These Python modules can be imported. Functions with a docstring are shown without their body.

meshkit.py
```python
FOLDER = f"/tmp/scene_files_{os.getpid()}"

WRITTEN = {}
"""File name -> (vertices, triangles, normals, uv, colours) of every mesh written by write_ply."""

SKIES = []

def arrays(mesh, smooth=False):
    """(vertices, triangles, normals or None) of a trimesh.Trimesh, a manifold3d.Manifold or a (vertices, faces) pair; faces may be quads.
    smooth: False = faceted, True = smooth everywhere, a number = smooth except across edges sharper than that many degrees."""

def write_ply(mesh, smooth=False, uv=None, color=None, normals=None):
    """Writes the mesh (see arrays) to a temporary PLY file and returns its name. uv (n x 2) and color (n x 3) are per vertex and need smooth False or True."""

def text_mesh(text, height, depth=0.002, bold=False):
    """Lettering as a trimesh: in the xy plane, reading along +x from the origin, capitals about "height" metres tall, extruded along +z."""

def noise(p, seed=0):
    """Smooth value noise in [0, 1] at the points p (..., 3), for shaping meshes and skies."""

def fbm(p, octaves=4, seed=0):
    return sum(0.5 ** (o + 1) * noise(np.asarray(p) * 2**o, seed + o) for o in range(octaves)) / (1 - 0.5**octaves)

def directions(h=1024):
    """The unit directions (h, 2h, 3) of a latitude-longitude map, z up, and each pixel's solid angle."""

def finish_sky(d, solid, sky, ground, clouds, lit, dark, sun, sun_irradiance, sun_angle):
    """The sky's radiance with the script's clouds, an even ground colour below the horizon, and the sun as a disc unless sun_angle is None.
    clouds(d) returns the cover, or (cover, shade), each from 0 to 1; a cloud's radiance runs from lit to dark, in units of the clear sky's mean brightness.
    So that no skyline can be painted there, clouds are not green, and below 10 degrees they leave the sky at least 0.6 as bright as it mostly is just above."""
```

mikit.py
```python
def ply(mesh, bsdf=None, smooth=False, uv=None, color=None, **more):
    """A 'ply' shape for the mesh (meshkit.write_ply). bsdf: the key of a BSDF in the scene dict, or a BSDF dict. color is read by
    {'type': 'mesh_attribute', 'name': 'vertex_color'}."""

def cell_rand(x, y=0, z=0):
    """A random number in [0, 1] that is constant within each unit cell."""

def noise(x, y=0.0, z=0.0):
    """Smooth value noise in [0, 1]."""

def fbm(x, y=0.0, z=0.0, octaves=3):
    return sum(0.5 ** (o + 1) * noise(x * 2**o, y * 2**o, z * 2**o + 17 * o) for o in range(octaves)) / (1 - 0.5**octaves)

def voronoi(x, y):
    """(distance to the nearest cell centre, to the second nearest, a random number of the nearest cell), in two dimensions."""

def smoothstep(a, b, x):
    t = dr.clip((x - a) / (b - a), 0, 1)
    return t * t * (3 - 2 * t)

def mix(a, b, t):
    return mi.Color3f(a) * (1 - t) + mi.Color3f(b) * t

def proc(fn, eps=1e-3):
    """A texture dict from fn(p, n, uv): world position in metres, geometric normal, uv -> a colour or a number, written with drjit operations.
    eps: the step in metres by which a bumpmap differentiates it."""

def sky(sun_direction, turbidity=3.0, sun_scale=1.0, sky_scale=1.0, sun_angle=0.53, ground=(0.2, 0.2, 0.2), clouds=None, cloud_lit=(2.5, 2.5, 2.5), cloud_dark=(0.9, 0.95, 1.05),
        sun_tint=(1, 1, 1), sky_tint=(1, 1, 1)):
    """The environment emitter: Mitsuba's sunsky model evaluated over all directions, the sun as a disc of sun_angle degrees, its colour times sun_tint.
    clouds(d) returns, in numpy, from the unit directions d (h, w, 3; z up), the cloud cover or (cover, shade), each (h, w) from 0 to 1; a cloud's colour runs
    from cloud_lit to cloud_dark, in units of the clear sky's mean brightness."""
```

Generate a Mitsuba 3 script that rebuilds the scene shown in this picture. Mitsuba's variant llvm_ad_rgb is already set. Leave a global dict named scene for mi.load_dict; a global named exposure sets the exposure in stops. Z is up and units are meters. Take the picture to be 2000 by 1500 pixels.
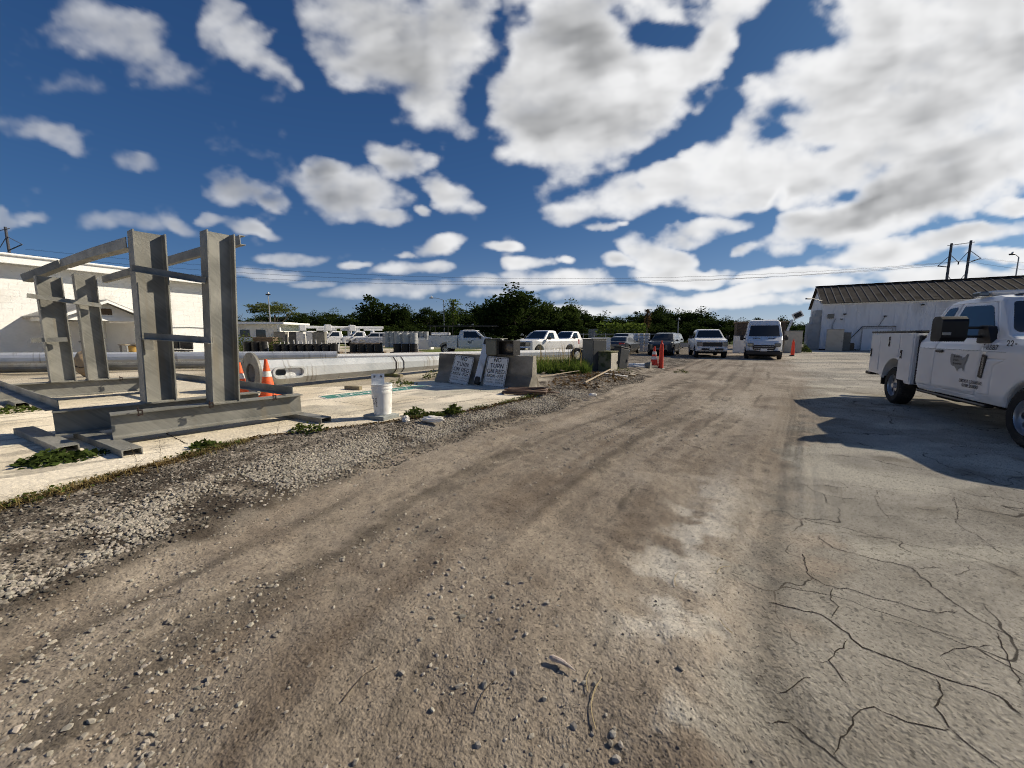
import math, random
import numpy as np, trimesh, drjit as dr, mitsuba as mi, mikit
from meshkit import text_mesh, noise as nnoise, fbm as nfbm
from mikit import proc, noise, fbm, voronoi, smoothstep, mix
from manifold3d import Manifold, CrossSection, JoinType, FillRule

T = mi.ScalarTransform4f
scene, labels = {}, {}

# ---------------------------------------------------------------- camera, sky, exposure
exposure = 0.66
PITCH = 7.21
scene['camera'] = {'type': 'perspective', 'fov': 106.17, 'fov_axis': 'x', 'near_clip': 0.05, 'far_clip': 5000.0,
                   'to_world': T().look_at([0, 0, 1.5], [0, math.cos(math.radians(PITCH)), 1.5 - math.sin(math.radians(PITCH))], [0, 0, 1])}
SUN = np.array([math.cos(math.radians(32)) * math.cos(math.radians(18)), math.cos(math.radians(32)) * math.sin(math.radians(18)), math.sin(math.radians(32))])

# clouds over the yard: (east/north, up/north, half width, half height, tilt, strength)
CLOUDS = [(-0.910,0.693,0.213,0.056,-27,0.75),(-0.813,0.646,0.093,0.029,-30,0.6),(-1.116,0.484,0.120,0.023,-13,0.7),(-0.929,0.446,0.064,0.023,-12,0.65),(-1.228,0.290,0.060,0.017,-8,0.7),(-1.157,0.299,0.040,0.019,-5,0.6),
 (-0.668,0.361,0.109,0.032,-15,1),(-0.582,0.330,0.045,0.023,-8,1),(-0.392,0.342,0.115,0.059,-8,1.2),(-0.442,0.395,0.053,0.037,-0,1.1),(-0.328,0.289,0.088,0.023,-4,1.1),(-0.278,0.410,0.053,0.036,-0,1),(-0.177,0.347,0.061,0.023,-27,0.9),(-0.213,0.303,0.035,0.012,-12,0.8),
 (-0.968,0.284,0.088,0.029,-6,0.7),(-0.804,0.272,0.069,0.027,-14,0.7),(-0.645,0.266,0.067,0.017,-22,0.8),(-0.700,0.290,0.035,0.016,-0,0.9),(-0.193,0.220,0.061,0.016,12,0.9),(-0.582,0.194,0.069,0.012,-0,0.7),(-0.062,0.218,0.048,0.009,-0,0.8),(-0.411,0.176,0.047,0.008,-0,0.8),
 (-0.278,0.163,0.069,0.015,-0,0.8),(-0.277,0.194,0.019,0.008,-0,0.8),(0.013,0.179,0.047,0.015,-0,1),(0.085,0.186,0.019,0.008,-0,0.9),(-0.648,0.154,0.093,0.016,-0,0.6),(-0.286,0.116,0.160,0.020,-0,0.6),(-0.494,0.133,0.080,0.011,-0,0.8),
 (-0.700,0.742,0.073,0.027,-50,0.55),(-0.603,0.683,0.107,0.035,-40,0.8),(-0.553,0.635,0.053,0.017,-40,0.7),(-0.335,0.753,0.173,0.080,-6,1.1),(-0.254,0.655,0.220,0.133,-20,1.35),(-0.172,0.554,0.113,0.067,-5,1.2),(-0.401,0.633,0.107,0.053,-40,0.9),(-0.120,0.710,0.093,0.107,-0,0.9),
 (0.134,0.633,0.200,0.200,-0,1.4),(0.074,0.520,0.120,0.100,-0,1.2),(0.258,0.549,0.226,0.113,32,1.3),(0.469,0.710,0.146,0.053,40,1.0),(0.179,0.753,0.213,0.060,-0,1.1),(0.402,0.622,0.120,0.053,45,1.0),
 (0.366,0.363,0.233,0.051,14,1.1),(0.603,0.386,0.253,0.067,6,1.25),(0.550,0.515,0.107,0.073,30,0.9),(0.498,0.451,0.120,0.060,30,0.9),(0.784,0.577,0.173,0.146,40,1.1),(0.971,0.644,0.346,0.226,32,1.5),(1.154,0.710,0.293,0.213,30,1.4),
 (0.937,0.327,0.333,0.056,16,1.3),(1.126,0.416,0.306,0.100,22,1.5),(0.772,0.457,0.213,0.100,20,1.2),(0.713,0.284,0.080,0.019,5,0.8),(0.592,0.630,0.020,0.012,-0,0.7),
 (0.442,0.245,0.107,0.024,14,1.0),(0.604,0.217,0.047,0.019,-0,1),(0.258,0.182,0.051,0.017,-0,1),(0.354,0.192,0.064,0.040,-30,1.0),(0.480,0.148,0.093,0.017,4,1),(0.389,0.148,0.080,0.019,-0,0.9),(1.065,0.225,0.220,0.027,9,1.1),(1.255,0.318,0.080,0.020,16,1),(0.249,0.266,0.024,0.011,-0,0.8),
 (0.078,0.138,0.120,0.023,-0,0.85),(0.000,0.100,0.120,0.015,-0,0.6),(0.235,0.103,0.120,0.019,-0,0.7),(-0.091,0.129,0.093,0.016,-0,0.6),(0.483,0.087,0.200,0.016,-0,0.7),(0.725,0.153,0.146,0.011,4,0.7),(0.651,0.115,0.213,0.016,4,0.75),(0.979,0.097,0.200,0.019,-0,0.8),(0.314,0.066,0.213,0.012,-0,0.6),(1.167,0.148,0.266,0.019,-0,0.8),(1.275,0.198,0.080,0.012,-0,0.8),(0.902,0.198,0.080,0.011,8,0.6)]

# blue gaps that part the heaps: (east/north, up/north, half width, half height, tilt, strength)
GAPS = [(-0.046,0.655,0.029,0.146,-8,1.3),(0.012,0.742,0.035,0.053,-30,1.0),(0.361,0.699,0.083,0.040,-18,1.0),(0.269,0.742,0.053,0.033,-0,0.7),(-0.498,0.677,0.021,0.126,25,0.9),(0.555,0.611,0.032,0.226,-28,1.6),(0.410,0.469,0.126,0.019,30,1.4),(0.654,0.721,0.073,0.113,-25,1.4),(-0.469,0.515,0.073,0.053,-0,1.0),(0.634,0.315,0.019,0.067,-15,0.9),(0.735,0.451,0.040,0.013,10,0.8),(0.645,0.480,0.029,0.016,-0,0.8),(0.303,0.357,0.021,0.011,-20,0.7)]


def billow(p, octaves, seed):
    """Rounded heaps with creases between them, 0 to 1."""
    return sum(.5 ** (o + 1) * (1 - np.abs(2 * nnoise(p * 2 ** o + 3.7 * o, seed + o) - 1)) for o in range(octaves)) / (1 - .5 ** octaves)


def clouds(d):
    x, y, z = d[..., 0], d[..., 1], d[..., 2]
    yy = np.maximum(y, .16)
    u, v = x / yy, z / yy
    w = np.clip((y - .18) / .27, 0, 1)
    w = w * w * (3 - 2 * w)                                                     # 1 over the yard, 0 behind and beside the viewer
    plane = np.stack([x, y, z * 0], -1) / np.maximum(z + .06, .05)[..., None]     # a cloud deck seen from below
    warp = np.stack([u, v * 1.6, u * 0], -1)
    wu = (nfbm(warp * 6.5 + 3.1, 6, 1) - .5) * .19
    wv = (nfbm(warp * 6.5 + 9.7, 6, 2) - .5) * .12 * np.clip(v * 2.2 + .25, .15, 1)
    f = np.full(u.shape, -1.0)
    for cu, cv, ru, rv, rot, s in CLOUDS:
        if cu < -.2:                                                            # the smaller, drier clouds on the side away from the sun
            ru, rv, s = ru * .84, rv * .84, s * .95
        a = math.radians(rot)
        du, dv = u + wu - cu, v + wv - cv
        p, q = du * math.cos(a) + dv * math.sin(a), -du * math.sin(a) + dv * math.cos(a)
        m = s * (1 - (p / ru) ** 2 * .8 - (q / rv) ** 2 * .8)
        f = np.maximum(f, m) + .25 * np.clip(np.minimum(f, m), 0, 1)
    f = np.clip(f, -1, 1.25)
    rag = nfbm(np.stack([u * 8, v * 11, u * 0], -1) + 4.4, 5, 26)
    for cu, cv, ru, rv, rot, s in GAPS:
        a = math.radians(rot)
        du, dv = u + wu * .6 - cu, v + wv * .6 - cv
        p, q = du * math.cos(a) + dv * math.sin(a), -du * math.sin(a) + dv * math.cos(a)
        f = f - s * np.exp(-(p / ru) ** 2 - (q / rv) ** 2) * (.5 + rag)
    far = (nfbm(plane * .8 + 5, 5, 4) - .68) * 5                                # the sky away from the listed clouds
    f = f * w + far * (1 - w)
    uv = np.stack([u, v * 1.55, u * 0], -1)
    heaps = w * billow(uv * 4.5 + 1.3, 5, 6) + (1 - w) * billow(plane * 1.2, 5, 8) - .62
    wisp = w * nfbm(uv * 13 + 2.2, 6, 16) + (1 - w) * nfbm(plane * 3, 6, 18) - .5
    g = f + heaps * 1.7 + wisp * 2.8
    cover = 1 - np.exp(-np.clip(1.5 + 1.6 * u, .85, 2.2) * np.clip(g + .34, 0, None) ** 1.9)
    sx, sv = .035, .022                                                         # towards the sun: the thinner that way, the brighter
    g2 = f + (w * billow((uv + [sx, sv, 0]) * 4.5 + 1.3, 4, 6) + (1 - w) * billow(plane * 1.2 + [.06, .03, 0], 4, 8) - .62) * 1.9
    streak = w * nfbm(np.stack([u * 3.0 + v * 2, v * 10 - u * 3.2, u * 0], -1) + 7, 4, 9) + (1 - w) * nfbm(plane * 1.1 + 7, 4, 9)
    thick = np.clip((f + heaps * 1.0 - .50) * .95, 0, 1)
    shade = thick * (.20 + 1.9 * np.clip(streak - .42, 0, 1)) + .55 * np.clip(g2 - (f + heaps * 1.9), -.25, .6) * np.clip(g, 0, 1)
    shade += .34 * np.clip(.25 - x, 0, 1)                                       # clouds away from the sun are greyer
    shade = np.clip(shade, 0, 1)
    cover = cover * (.70 + .30 * np.clip((u + 1.0) / .75, 0, 1))                # thinner away from the sun
    haze = np.exp(-np.clip(z, 0, 1) / .07) * .55 * np.clip(.75 + .6 * x, .3, 1)
    shade = np.where(haze > cover, shade * .3, shade)
    return np.clip(np.maximum(cover * .98, haze), 0, 1), shade


scene['sky'] = mikit.sky(SUN.tolist(), turbidity=3.0, clouds=clouds, cloud_lit=(7.6, 7.6, 7.6), cloud_dark=(2.0, 2.05, 2.1), sky_tint=(.42, .72, 1.12), sky_scale=1.12, sun_scale=2.75, sun_tint=(.90, 1.0, 1.16), ground=(.2, .18, .16))

# ---------------------------------------------------------------- helpers


def arr(m):
    if isinstance(m, Manifold):
        k = m.to_mesh()
        return np.array(k.vert_properties[:, :3], float), np.array(k.tri_verts, int)
    if isinstance(m, trimesh.Trimesh):
        return np.array(m.vertices), np.array(m.faces)
    return np.asarray(m[0], float), np.asarray(m[1], int)


def cat(*ms):
    vs, fs, n = [], [], 0
    for m in ms:
        v, f = arr(m)
        vs.append(v); fs.append(f + n); n += len(v)
    return np.vstack(vs), np.vstack(fs)


def mv(m, x=0, y=0, z=0, rz=0, rx=0, ry=0, s=None):
    v, f = arr(m)
    v = v.copy()
    if s is not None:
        v = v * np.asarray(s, float)
    for ang, i, j in ((rx, 1, 2), (ry, 2, 0), (rz, 0, 1)):
        if ang:
            c, si = math.cos(math.radians(ang)), math.sin(math.radians(ang))
            a, b = v[:, i].copy(), v[:, j].copy()
            v[:, i], v[:, j] = a * c - b * si, a * si + b * c
    return v + [x, y, z], f


def box(x0, x1, y0, y1, z0, z1, c=0.0):
    """A box between two corners, its edges chamfered by c."""
    if c <= 0:
        return arr(Manifold.cube([x1 - x0, y1 - y0, z1 - z0]).translate([x0, y0, z0]))
    c = min(c, (x1 - x0) / 2.1, (y1 - y0) / 2.1, (z1 - z0) / 2.1)
    pts = []
    for X, sx in ((x0, 1), (x1, -1)):
        for Y, sy in ((y0, 1), (y1, -1)):
            for Z, sz in ((z0, 1), (z1, -1)):
                pts += [(X, Y + sy * c, Z + sz * c), (X + sx * c, Y, Z + sz * c), (X + sx * c, Y + sy * c, Z)]
    return arr(Manifold.hull_points(np.array(pts, np.float32)))


def tube(pts, r, sides=8, caps=True):
    p = np.asarray(pts, float)
    r = np.broadcast_to(np.asarray(r, float), (len(p),))
    t = np.gradient(p, axis=0)
    t /= np.linalg.norm(t, axis=1, keepdims=True) + 1e-12
    up = np.array([0, 0, 1.0]) if abs(t[:, 2]).mean() < .9 else np.array([1.0, 0, 0])
    a = np.cross(t, up); a /= np.linalg.norm(a, axis=1, keepdims=True) + 1e-12
    b = np.cross(t, a)
    th = np.arange(sides) * 2 * np.pi / sides
    v = p[:, None] + r[:, None, None] * (np.cos(th)[None, :, None] * a[:, None] + np.sin(th)[None, :, None] * b[:, None])
    v = v.reshape(-1, 3)
    n = len(p)
    i, j = np.meshgrid(np.arange(n - 1), np.arange(sides), indexing='ij')
    q = np.stack([i * sides + j, i * sides + (j + 1) % sides, (i + 1) * sides + (j + 1) % sides, (i + 1) * sides + j], -1).reshape(-1, 4)
    f = np.vstack([q[:, [0, 1, 2]], q[:, [0, 2, 3]]])
    if caps:
        v = np.vstack([v, p[:1], p[-1:]])
        k = np.arange(sides)
        f = np.vstack([f, np.stack([k * 0 + n * sides, (k + 1) % sides, k], 1), np.stack([k * 0 + n * sides + 1, (n - 1) * sides + k, (n - 1) * sides + (k + 1) % sides], 1)])
    return v, f[:, ::-1]


def lathe(prof, n=24, closed=False):
    """Profile (r, z) turned about z."""
    pr = np.asarray(prof, float)
    th = np.arange(n) * 2 * np.pi / n
    v = np.stack([pr[:, None, 0] * np.cos(th), pr[:, None, 0] * np.sin(th), np.broadcast_to(pr[:, None, 1], (len(pr), n))], -1).reshape(-1, 3)
    m = len(pr)
    i, j = np.meshgrid(np.arange(m if closed else m - 1), np.arange(n), indexing='ij')
    i2 = (i + 1) % m
    q = np.stack([i * n + j, i * n + (j + 1) % n, i2 * n + (j + 1) % n, i2 * n + j], -1).reshape(-1, 4)
    return v, np.vstack([q[:, [0, 1, 2]], q[:, [0, 2, 3]]])


def cs(poly):
    return CrossSection([np.asarray(poly, float)], FillRule.NonZero)


def prism(poly, axis, lo, hi):
    """A polygon pushed along an axis: 'y' takes (x, z), 'x' takes (y, z), 'z' takes (x, y)."""
    c = poly if isinstance(poly, CrossSection) else cs(poly)
    m = Manifold.extrude(c, hi - lo)
    M = {'z': [[1, 0, 0, 0], [0, 1, 0, 0], [0, 0, 1, lo]], 'y': [[1, 0, 0, 0], [0, 0, 1, lo], [0, 1, 0, 0]], 'x': [[0, 0, 1, lo], [1, 0, 0, 0], [0, 1, 0, 0]]}[axis]
    return m.transform(np.array(M, float))


def rounded(poly, r):
    c = poly if isinstance(poly, CrossSection) else cs(poly)
    return c.offset(-r, JoinType.Round, 2, 24).offset(2 * r, JoinType.Round, 2, 24).offset(-r, JoinType.Round, 2, 24)


def beam(m, p0, p1, up=(0, 0, 1), side=None):
    """A mesh made along +x from 0, laid from p0 towards p1."""
    v, f = arr(m)
    p0, p1 = np.asarray(p0, float), np.asarray(p1, float)
    x = (p1 - p0) / np.linalg.norm(p1 - p0)
    y = np.cross(np.asarray(up, float), x); y /= np.linalg.norm(y)
    z = np.cross(x, y)
    return p0 + v[:, :1] * x + v[:, 1:2] * y + v[:, 2:] * z, f


def xf(x=0, y=0, z=0, rz=0):
    return T().translate([float(x), float(y), float(z)]).rotate([0, 0, 1], float(rz))


count = {}


def numbered(k):
    n = count.get(k, 0)
    count[k] = n + 1
    return k if n == 0 else f'{k}_{n:03d}'


def thing(name, label, category, group=None):
    k = numbered(name)
    labels[k] = {'label': label, 'category': category}
    if group:
        labels[k]['group'] = group
    return k


def put(key, mesh, mat, smooth=False, tw=None, **kw):
    k = numbered(key)
    d = mikit.ply(arr(mesh), mat, smooth=smooth, **kw)
    if tw is not None:
        d['to_world'] = tw
    scene[k] = d
    return k


def part(root, name, mesh, mat, smooth=False, tw=None, label=None, kind=None):
    k = put(root + '__' + name, mesh, mat, smooth, tw)
    if label or kind:
        labels[k] = {a: b for a, b in (('label', label), ('kind', kind)) if b}
    return k


def one(name, mesh, mat, label, category, group=None, smooth=False, tw=None):
    k = thing(name, label, category, group)
    count[k] = count.get(k, 1)
    d = mikit.ply(arr(mesh), mat, smooth=smooth)
    if tw is not None:
        d['to_world'] = tw
    scene[k] = d
    return k


def struct(name, mesh, mat, smooth=False, kind='structure', label=None):
    k = put(name, mesh, mat, smooth)
    labels[k] = {'kind': kind}
    if label:
        labels[k]['label'] = label
    return k


def copy_thing(root, name, label, category, tw, group=None, skip=()):
    """The thing again with all its parts, moved as a whole."""
    k = thing(name, label, category, group)
    for q in [q for q in scene if q.startswith(root + '__') or q == root]:
        if any(s in q for s in skip):
            continue
        d = dict(scene[q])
        d['to_world'] = tw
        scene[k + q[len(root):]] = d
    return k


# ---------------------------------------------------------------- materials


def mat(name, color, rough=.6, metal=0.0, spec=.4, coat=0.0, bump=None, sheen=0, two=True):
    base = {'type': 'rgb', 'value': list(color)} if not callable(color) else proc(color)
    b = {'type': 'principled', 'base_color': base, 'roughness': rough if not callable(rough) else proc(rough), 'metallic': metal, 'specular': spec}
    if coat:
        b.update(clearcoat=coat, clearcoat_gloss=.95)
    if bump:
        fn, sc, eps = bump
        b = {'type': 'bumpmap', 'arbitrary': proc(fn, eps), 'scale': sc, 'bsdf': b}
    scene[name] = {'type': 'twosided', 'bsdf': b} if two else b
    return name


def N3(p, s, o=0.0):
    return noise(p.x * s + o, p.y * s + o, p.z * s)


def F3(p, s, oct=3, o=0.0):
    return fbm(p.x * s + o, p.y * s + o, p.z * s, oct)


def dirty(base, dirt, amount=.5, s=3.0):
    def fn(p, n, uv):
        f = F3(p, s, 3) * .7 + N3(p, s * 9) * .3
        return mix(base, dirt, smoothstep(.45, .8, f) * amount)
    return fn

# ---------------------------------------------------------------- the ground
# lines in the yard, x as a function of y (metres): foot of the slab, edge of the gravel, edge of the old pavement
SLAB_Y, SLAB_X = [2.0, 2.84, 3.8, 4.9, 5.5, 6.05, 6.6, 7.2, 8.0, 9.0, 10.4, 13], [-4.15, -3.97, -3.67, -3.36, -2.25, -1.62, -.87, -.37, .23, .75, 1.3, 2.2]
GRAV_Y, GRAV_X = [0, 1.8, 2.7, 3.7, 4.5, 5.7, 7.2, 10.7, 16.2, 24], [-2.9, -2.63, -2.3, -1.95, -1.54, -.78, .49, 2.9, 6.5, 11.5]
PAVE_Y, PAVE_X = [0, 1.16, 1.6, 2.4, 4.5, 7.7, 13.3, 24], [.7, .95, 1.13, 1.7, 3.3, 5.9, 10, 17]


def pw(y, Y, X):
    """Piecewise linear, for drjit values."""
    s = [(X[i + 1] - X[i]) / (Y[i + 1] - Y[i]) for i in range(len(Y) - 1)]
    out = X[0] + s[0] * (y - Y[0])
    for i in range(1, len(s)):
        out += (s[i] - s[i - 1]) * dr.maximum(y - Y[i], 0)
    return out


def pn(y, Y, X):
    s0, s1 = (X[1] - X[0]) / (Y[1] - Y[0]), (X[-1] - X[-2]) / (Y[-1] - Y[-2])
    return np.where(y < Y[0], X[0] + s0 * (y - Y[0]), np.where(y > Y[-1], X[-1] + s1 * (y - Y[-1]), np.interp(y, Y, X)))


def sst(a, b, x):
    t = np.clip((x - a) / (b - a), 0, 1)
    return t * t * (3 - 2 * t)


def rise(x, y):
    """The bank on the left: the slab lies 0.2 m above the drive."""
    d = pn(y, GRAV_Y, GRAV_X) + .15 - x
    return .18 * sst(0, 1.15, d) * (1 - sst(15, 22, y))


def height(x, y, fine=True):
    z = rise(x, y)
    g, a = pn(y, GRAV_Y, GRAV_X), pn(y, PAVE_Y, PAVE_X)
    lat = (x - g) / np.maximum(a - g, .5)
    along = y * .8 + x * .55
    near = np.clip(1.5 - np.hypot(x, y) / 16, 0, 1)
    dirt = sst(-.5, -.1, lat) * (1 - sst(.9, 1.15, lat))
    P = lambda s, o=0: np.stack([x * s + o, y * s + o, x * 0], -1)
    rut = np.exp(-((lat - 1.0) / .05) ** 2) * -.020 + np.exp(-((lat - .80) / .07) ** 2) * -.008 + np.exp(-((lat - .62) / .06) ** 2) * -.012 + np.exp(-((lat - .25) / .09) ** 2) * -.014 + np.exp(-((lat - .90) / .05) ** 2) * .014
    stre = nnoise(np.stack([lat * 22, along * .35, x * 0], -1), 3) - .5
    z = z + near * dirt * (rut + stre * .018 + (nfbm(P(2.2), 3, 5) - .5) * .05)
    bank = np.exp(-((x - g + .1) / .22) ** 2) * .035
    z = z + near * bank * nfbm(P(1.6, 4), 2, 6) * 1.6
    if fine:
        rough = dirt
        z = z + near * rough * ((nfbm(P(11), 3, 7) - .5) * .011 + (nnoise(P(48), 8) - .5) * .007)
        tread = np.exp(-((lat - 1.02) / .09) ** 2) * (1 - sst(3, 5, np.abs(y - 6.5)))
        z = z + tread * .007 * np.sin((lat * 26 + along * .2) * 6.28) * nnoise(P(1.1, 3), 4)
        z = z + near * (1 - dirt) * (x > g) * (nfbm(P(1.2, 5), 2, 3) - .5) * .010
    return z


def sheet(x0, x1, y0, y1, step, drop=0.0, fine=True, hole=None, skirt=.06):
    nx, ny = int(round((x1 - x0) / step)) + 1, int(round((y1 - y0) / step)) + 1
    X, Y = np.meshgrid(np.linspace(x0, x1, nx), np.linspace(y0, y1, ny))
    Z = height(X, Y, fine) - drop
    if hole:
        inside = (X > hole[0]) & (X < hole[1]) & (Y > hole[2]) & (Y < hole[3])
        Z = Z - inside * .12
    idx = np.arange(nx * ny).reshape(ny, nx)
    q = np.stack([idx[:-1, :-1], idx[:-1, 1:], idx[1:, 1:], idx[1:, :-1]], -1).reshape(-1, 4)
    v = np.stack([X, Y, Z], -1).reshape(-1, 3)
    ring = np.concatenate([idx[0], idx[1:, -1], idx[-1, -2::-1], idx[-2::-1, 0]])      # a short skirt hides the joint with the next sheet
    n = len(ring)
    low = v[ring] - [0, 0, skirt]
    i = np.arange(n - 1)
    sk = np.vstack([v[ring], low]), np.vstack([np.stack([i, i + n, i + 1], 1), np.stack([i + 1, i + n, i + n + 1], 1)])
    return cat((v, np.vstack([q[:, [0, 1, 2]], q[:, [0, 2, 3]]])), sk)


def ground_color(p, n, uv):
    x, y = p.x, p.y
    g, a, s = pw(y, GRAV_Y, GRAV_X), pw(y, PAVE_Y, PAVE_X), pw(y, SLAB_Y, SLAB_X)
    wob = (fbm(x * 1.3, y * 1.3, 0, 3) - .5)
    lat = (x - g) / dr.maximum(a - g, .5)
    along = y * .8 + x * .55
    n1, n2, n3 = fbm(x * .9 + 7, y * .9, 0, 3), fbm(x * 6, y * 6, 3, 3), noise(x * 70, y * 70, 1)
    n4 = noise(x * 190, y * 190, 5)
    stre = noise(lat * 15 + wob, along * .3, 2) * .6 + noise(lat * 46 + wob, along * .35, 4) * .4
    dirt = mix((.150, .121, .094), (.330, .286, .232), smoothstep(.25, .75, n1 * .40 + n2 * .25 + stre * .40))
    dirt = mix(dirt, mi.Color3f(.095, .078, .06), smoothstep(.56, .74, stre * .6 + n2 * .4) * .6)
    for c0, wid in ((.10, .022), (.27, .03), (.41, .02), (.56, .03), (.69, .012), (.80, .010)):
        band = dr.exp(-dr.square((lat - c0 - wob * .05) / wid))
        dirt = mix(dirt, mi.Color3f(.082, .069, .055), band * smoothstep(.40, .66, noise(lat * 30, along * .55 + c0 * 9, 3) * .55 + n2 * .45) * .7)
    dirt = mix(dirt, mi.Color3f(.52, .48, .41), smoothstep(.50, .85, n1 * .45 + noise(lat * 7, along * .8, 8) * .55) * smoothstep(.5, .75, lat) * .25)
    chk = dr.exp(-dr.square((lat - .87 - wob * .12) / .06)) * smoothstep(.42, .58, n2 * .5 + fbm(x * 2.5, y * 2.5, 6, 2) * .5) * (1 - smoothstep(2.8, 4.5, y))
    dirt = mix(dirt, mi.Color3f(.60, .575, .51), chk * .6)
    far = smoothstep(7, 12, y)
    rutf = dr.exp(-dr.square((lat - .30 - wob * .1) / .13)) * smoothstep(5.5, 9, y) * (1 - smoothstep(12, 17, y))
    dirt = mix(dirt, mi.Color3f(.10, .08, .06), rutf * smoothstep(.4, .6, n2) * .6)
    pave = mix((.245, .235, .212), (.355, .343, .312), smoothstep(.25, .75, n1 * .6 + n2 * .4))
    pave = mix(pave, mi.Color3f(.16, .145, .12), smoothstep(.58, .8, fbm(x * 2.2 + 20, y * 2.2, 0, 3)) * .6)
    pave = mix(pave, mi.Color3f(.46, .45, .40), smoothstep(.62, .75, fbm(x * .7 + 40, y * 1.6, 0, 3)) * .7)
    pave = mix(pave, mi.Color3f(.50, .47, .41), smoothstep(11, 15, y) * smoothstep(.3, .62, fbm(x * .25 + 9, y * .7, 0, 3)) * .85)
    wx, wy = x * 1.15 + fbm(x * 3, y * 3, 5, 3) * .55, y * 1.15 + fbm(x * 3, y * 3, 15, 3) * .55
    v1, v2, vr = voronoi(wx, wy)
    pave = mix(pave, mi.Color3f(.055, .05, .044), (1 - smoothstep(.004, .016 + .010 * smoothstep(4, 9, y), v2 - v1)) * smoothstep(.40, .52, fbm(x * .9 + 33, y * .9, 8, 3)) * .9)
    pave = pave * mi.Color3f(.93, .915, .89) * (.94 + .12 * vr)
    mulch = mix((.055, .045, .036), (.20, .175, .145), smoothstep(.3, .75, n2 * .6 + n1 * .4))
    chalk = smoothstep(.52, .72, n2 * .5 + n3 * .5) * smoothstep(.05, .5, g - x)
    wx, wy = x * 1.15 + fbm(x * 3, y * 3, 5, 3) * .55, y * 1.15 + fbm(x * 3, y * 3, 15, 3) * .55
    v1, v2, vr = voronoi(wx, wy)
    pave = mix(pave, mi.Color3f(.055, .05, .044), (1 - smoothstep(.004, .016 + .010 * smoothstep(4, 9, y), v2 - v1)) * smoothstep(.40, .52, fbm(x * .9 + 33, y * .9, 8, 3)) * .9)
    pave = pave * mi.Color3f(.93, .915, .89) * (.94 + .12 * vr)
    mulch = mix(mulch, mi.Color3f(.42, .38, .32), chalk * .5)
    yard = mix((.24, .21, .16), (.42, .38, .31), smoothstep(.3, .7, fbm(x * .3, y * .3, 9, 3)))
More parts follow.
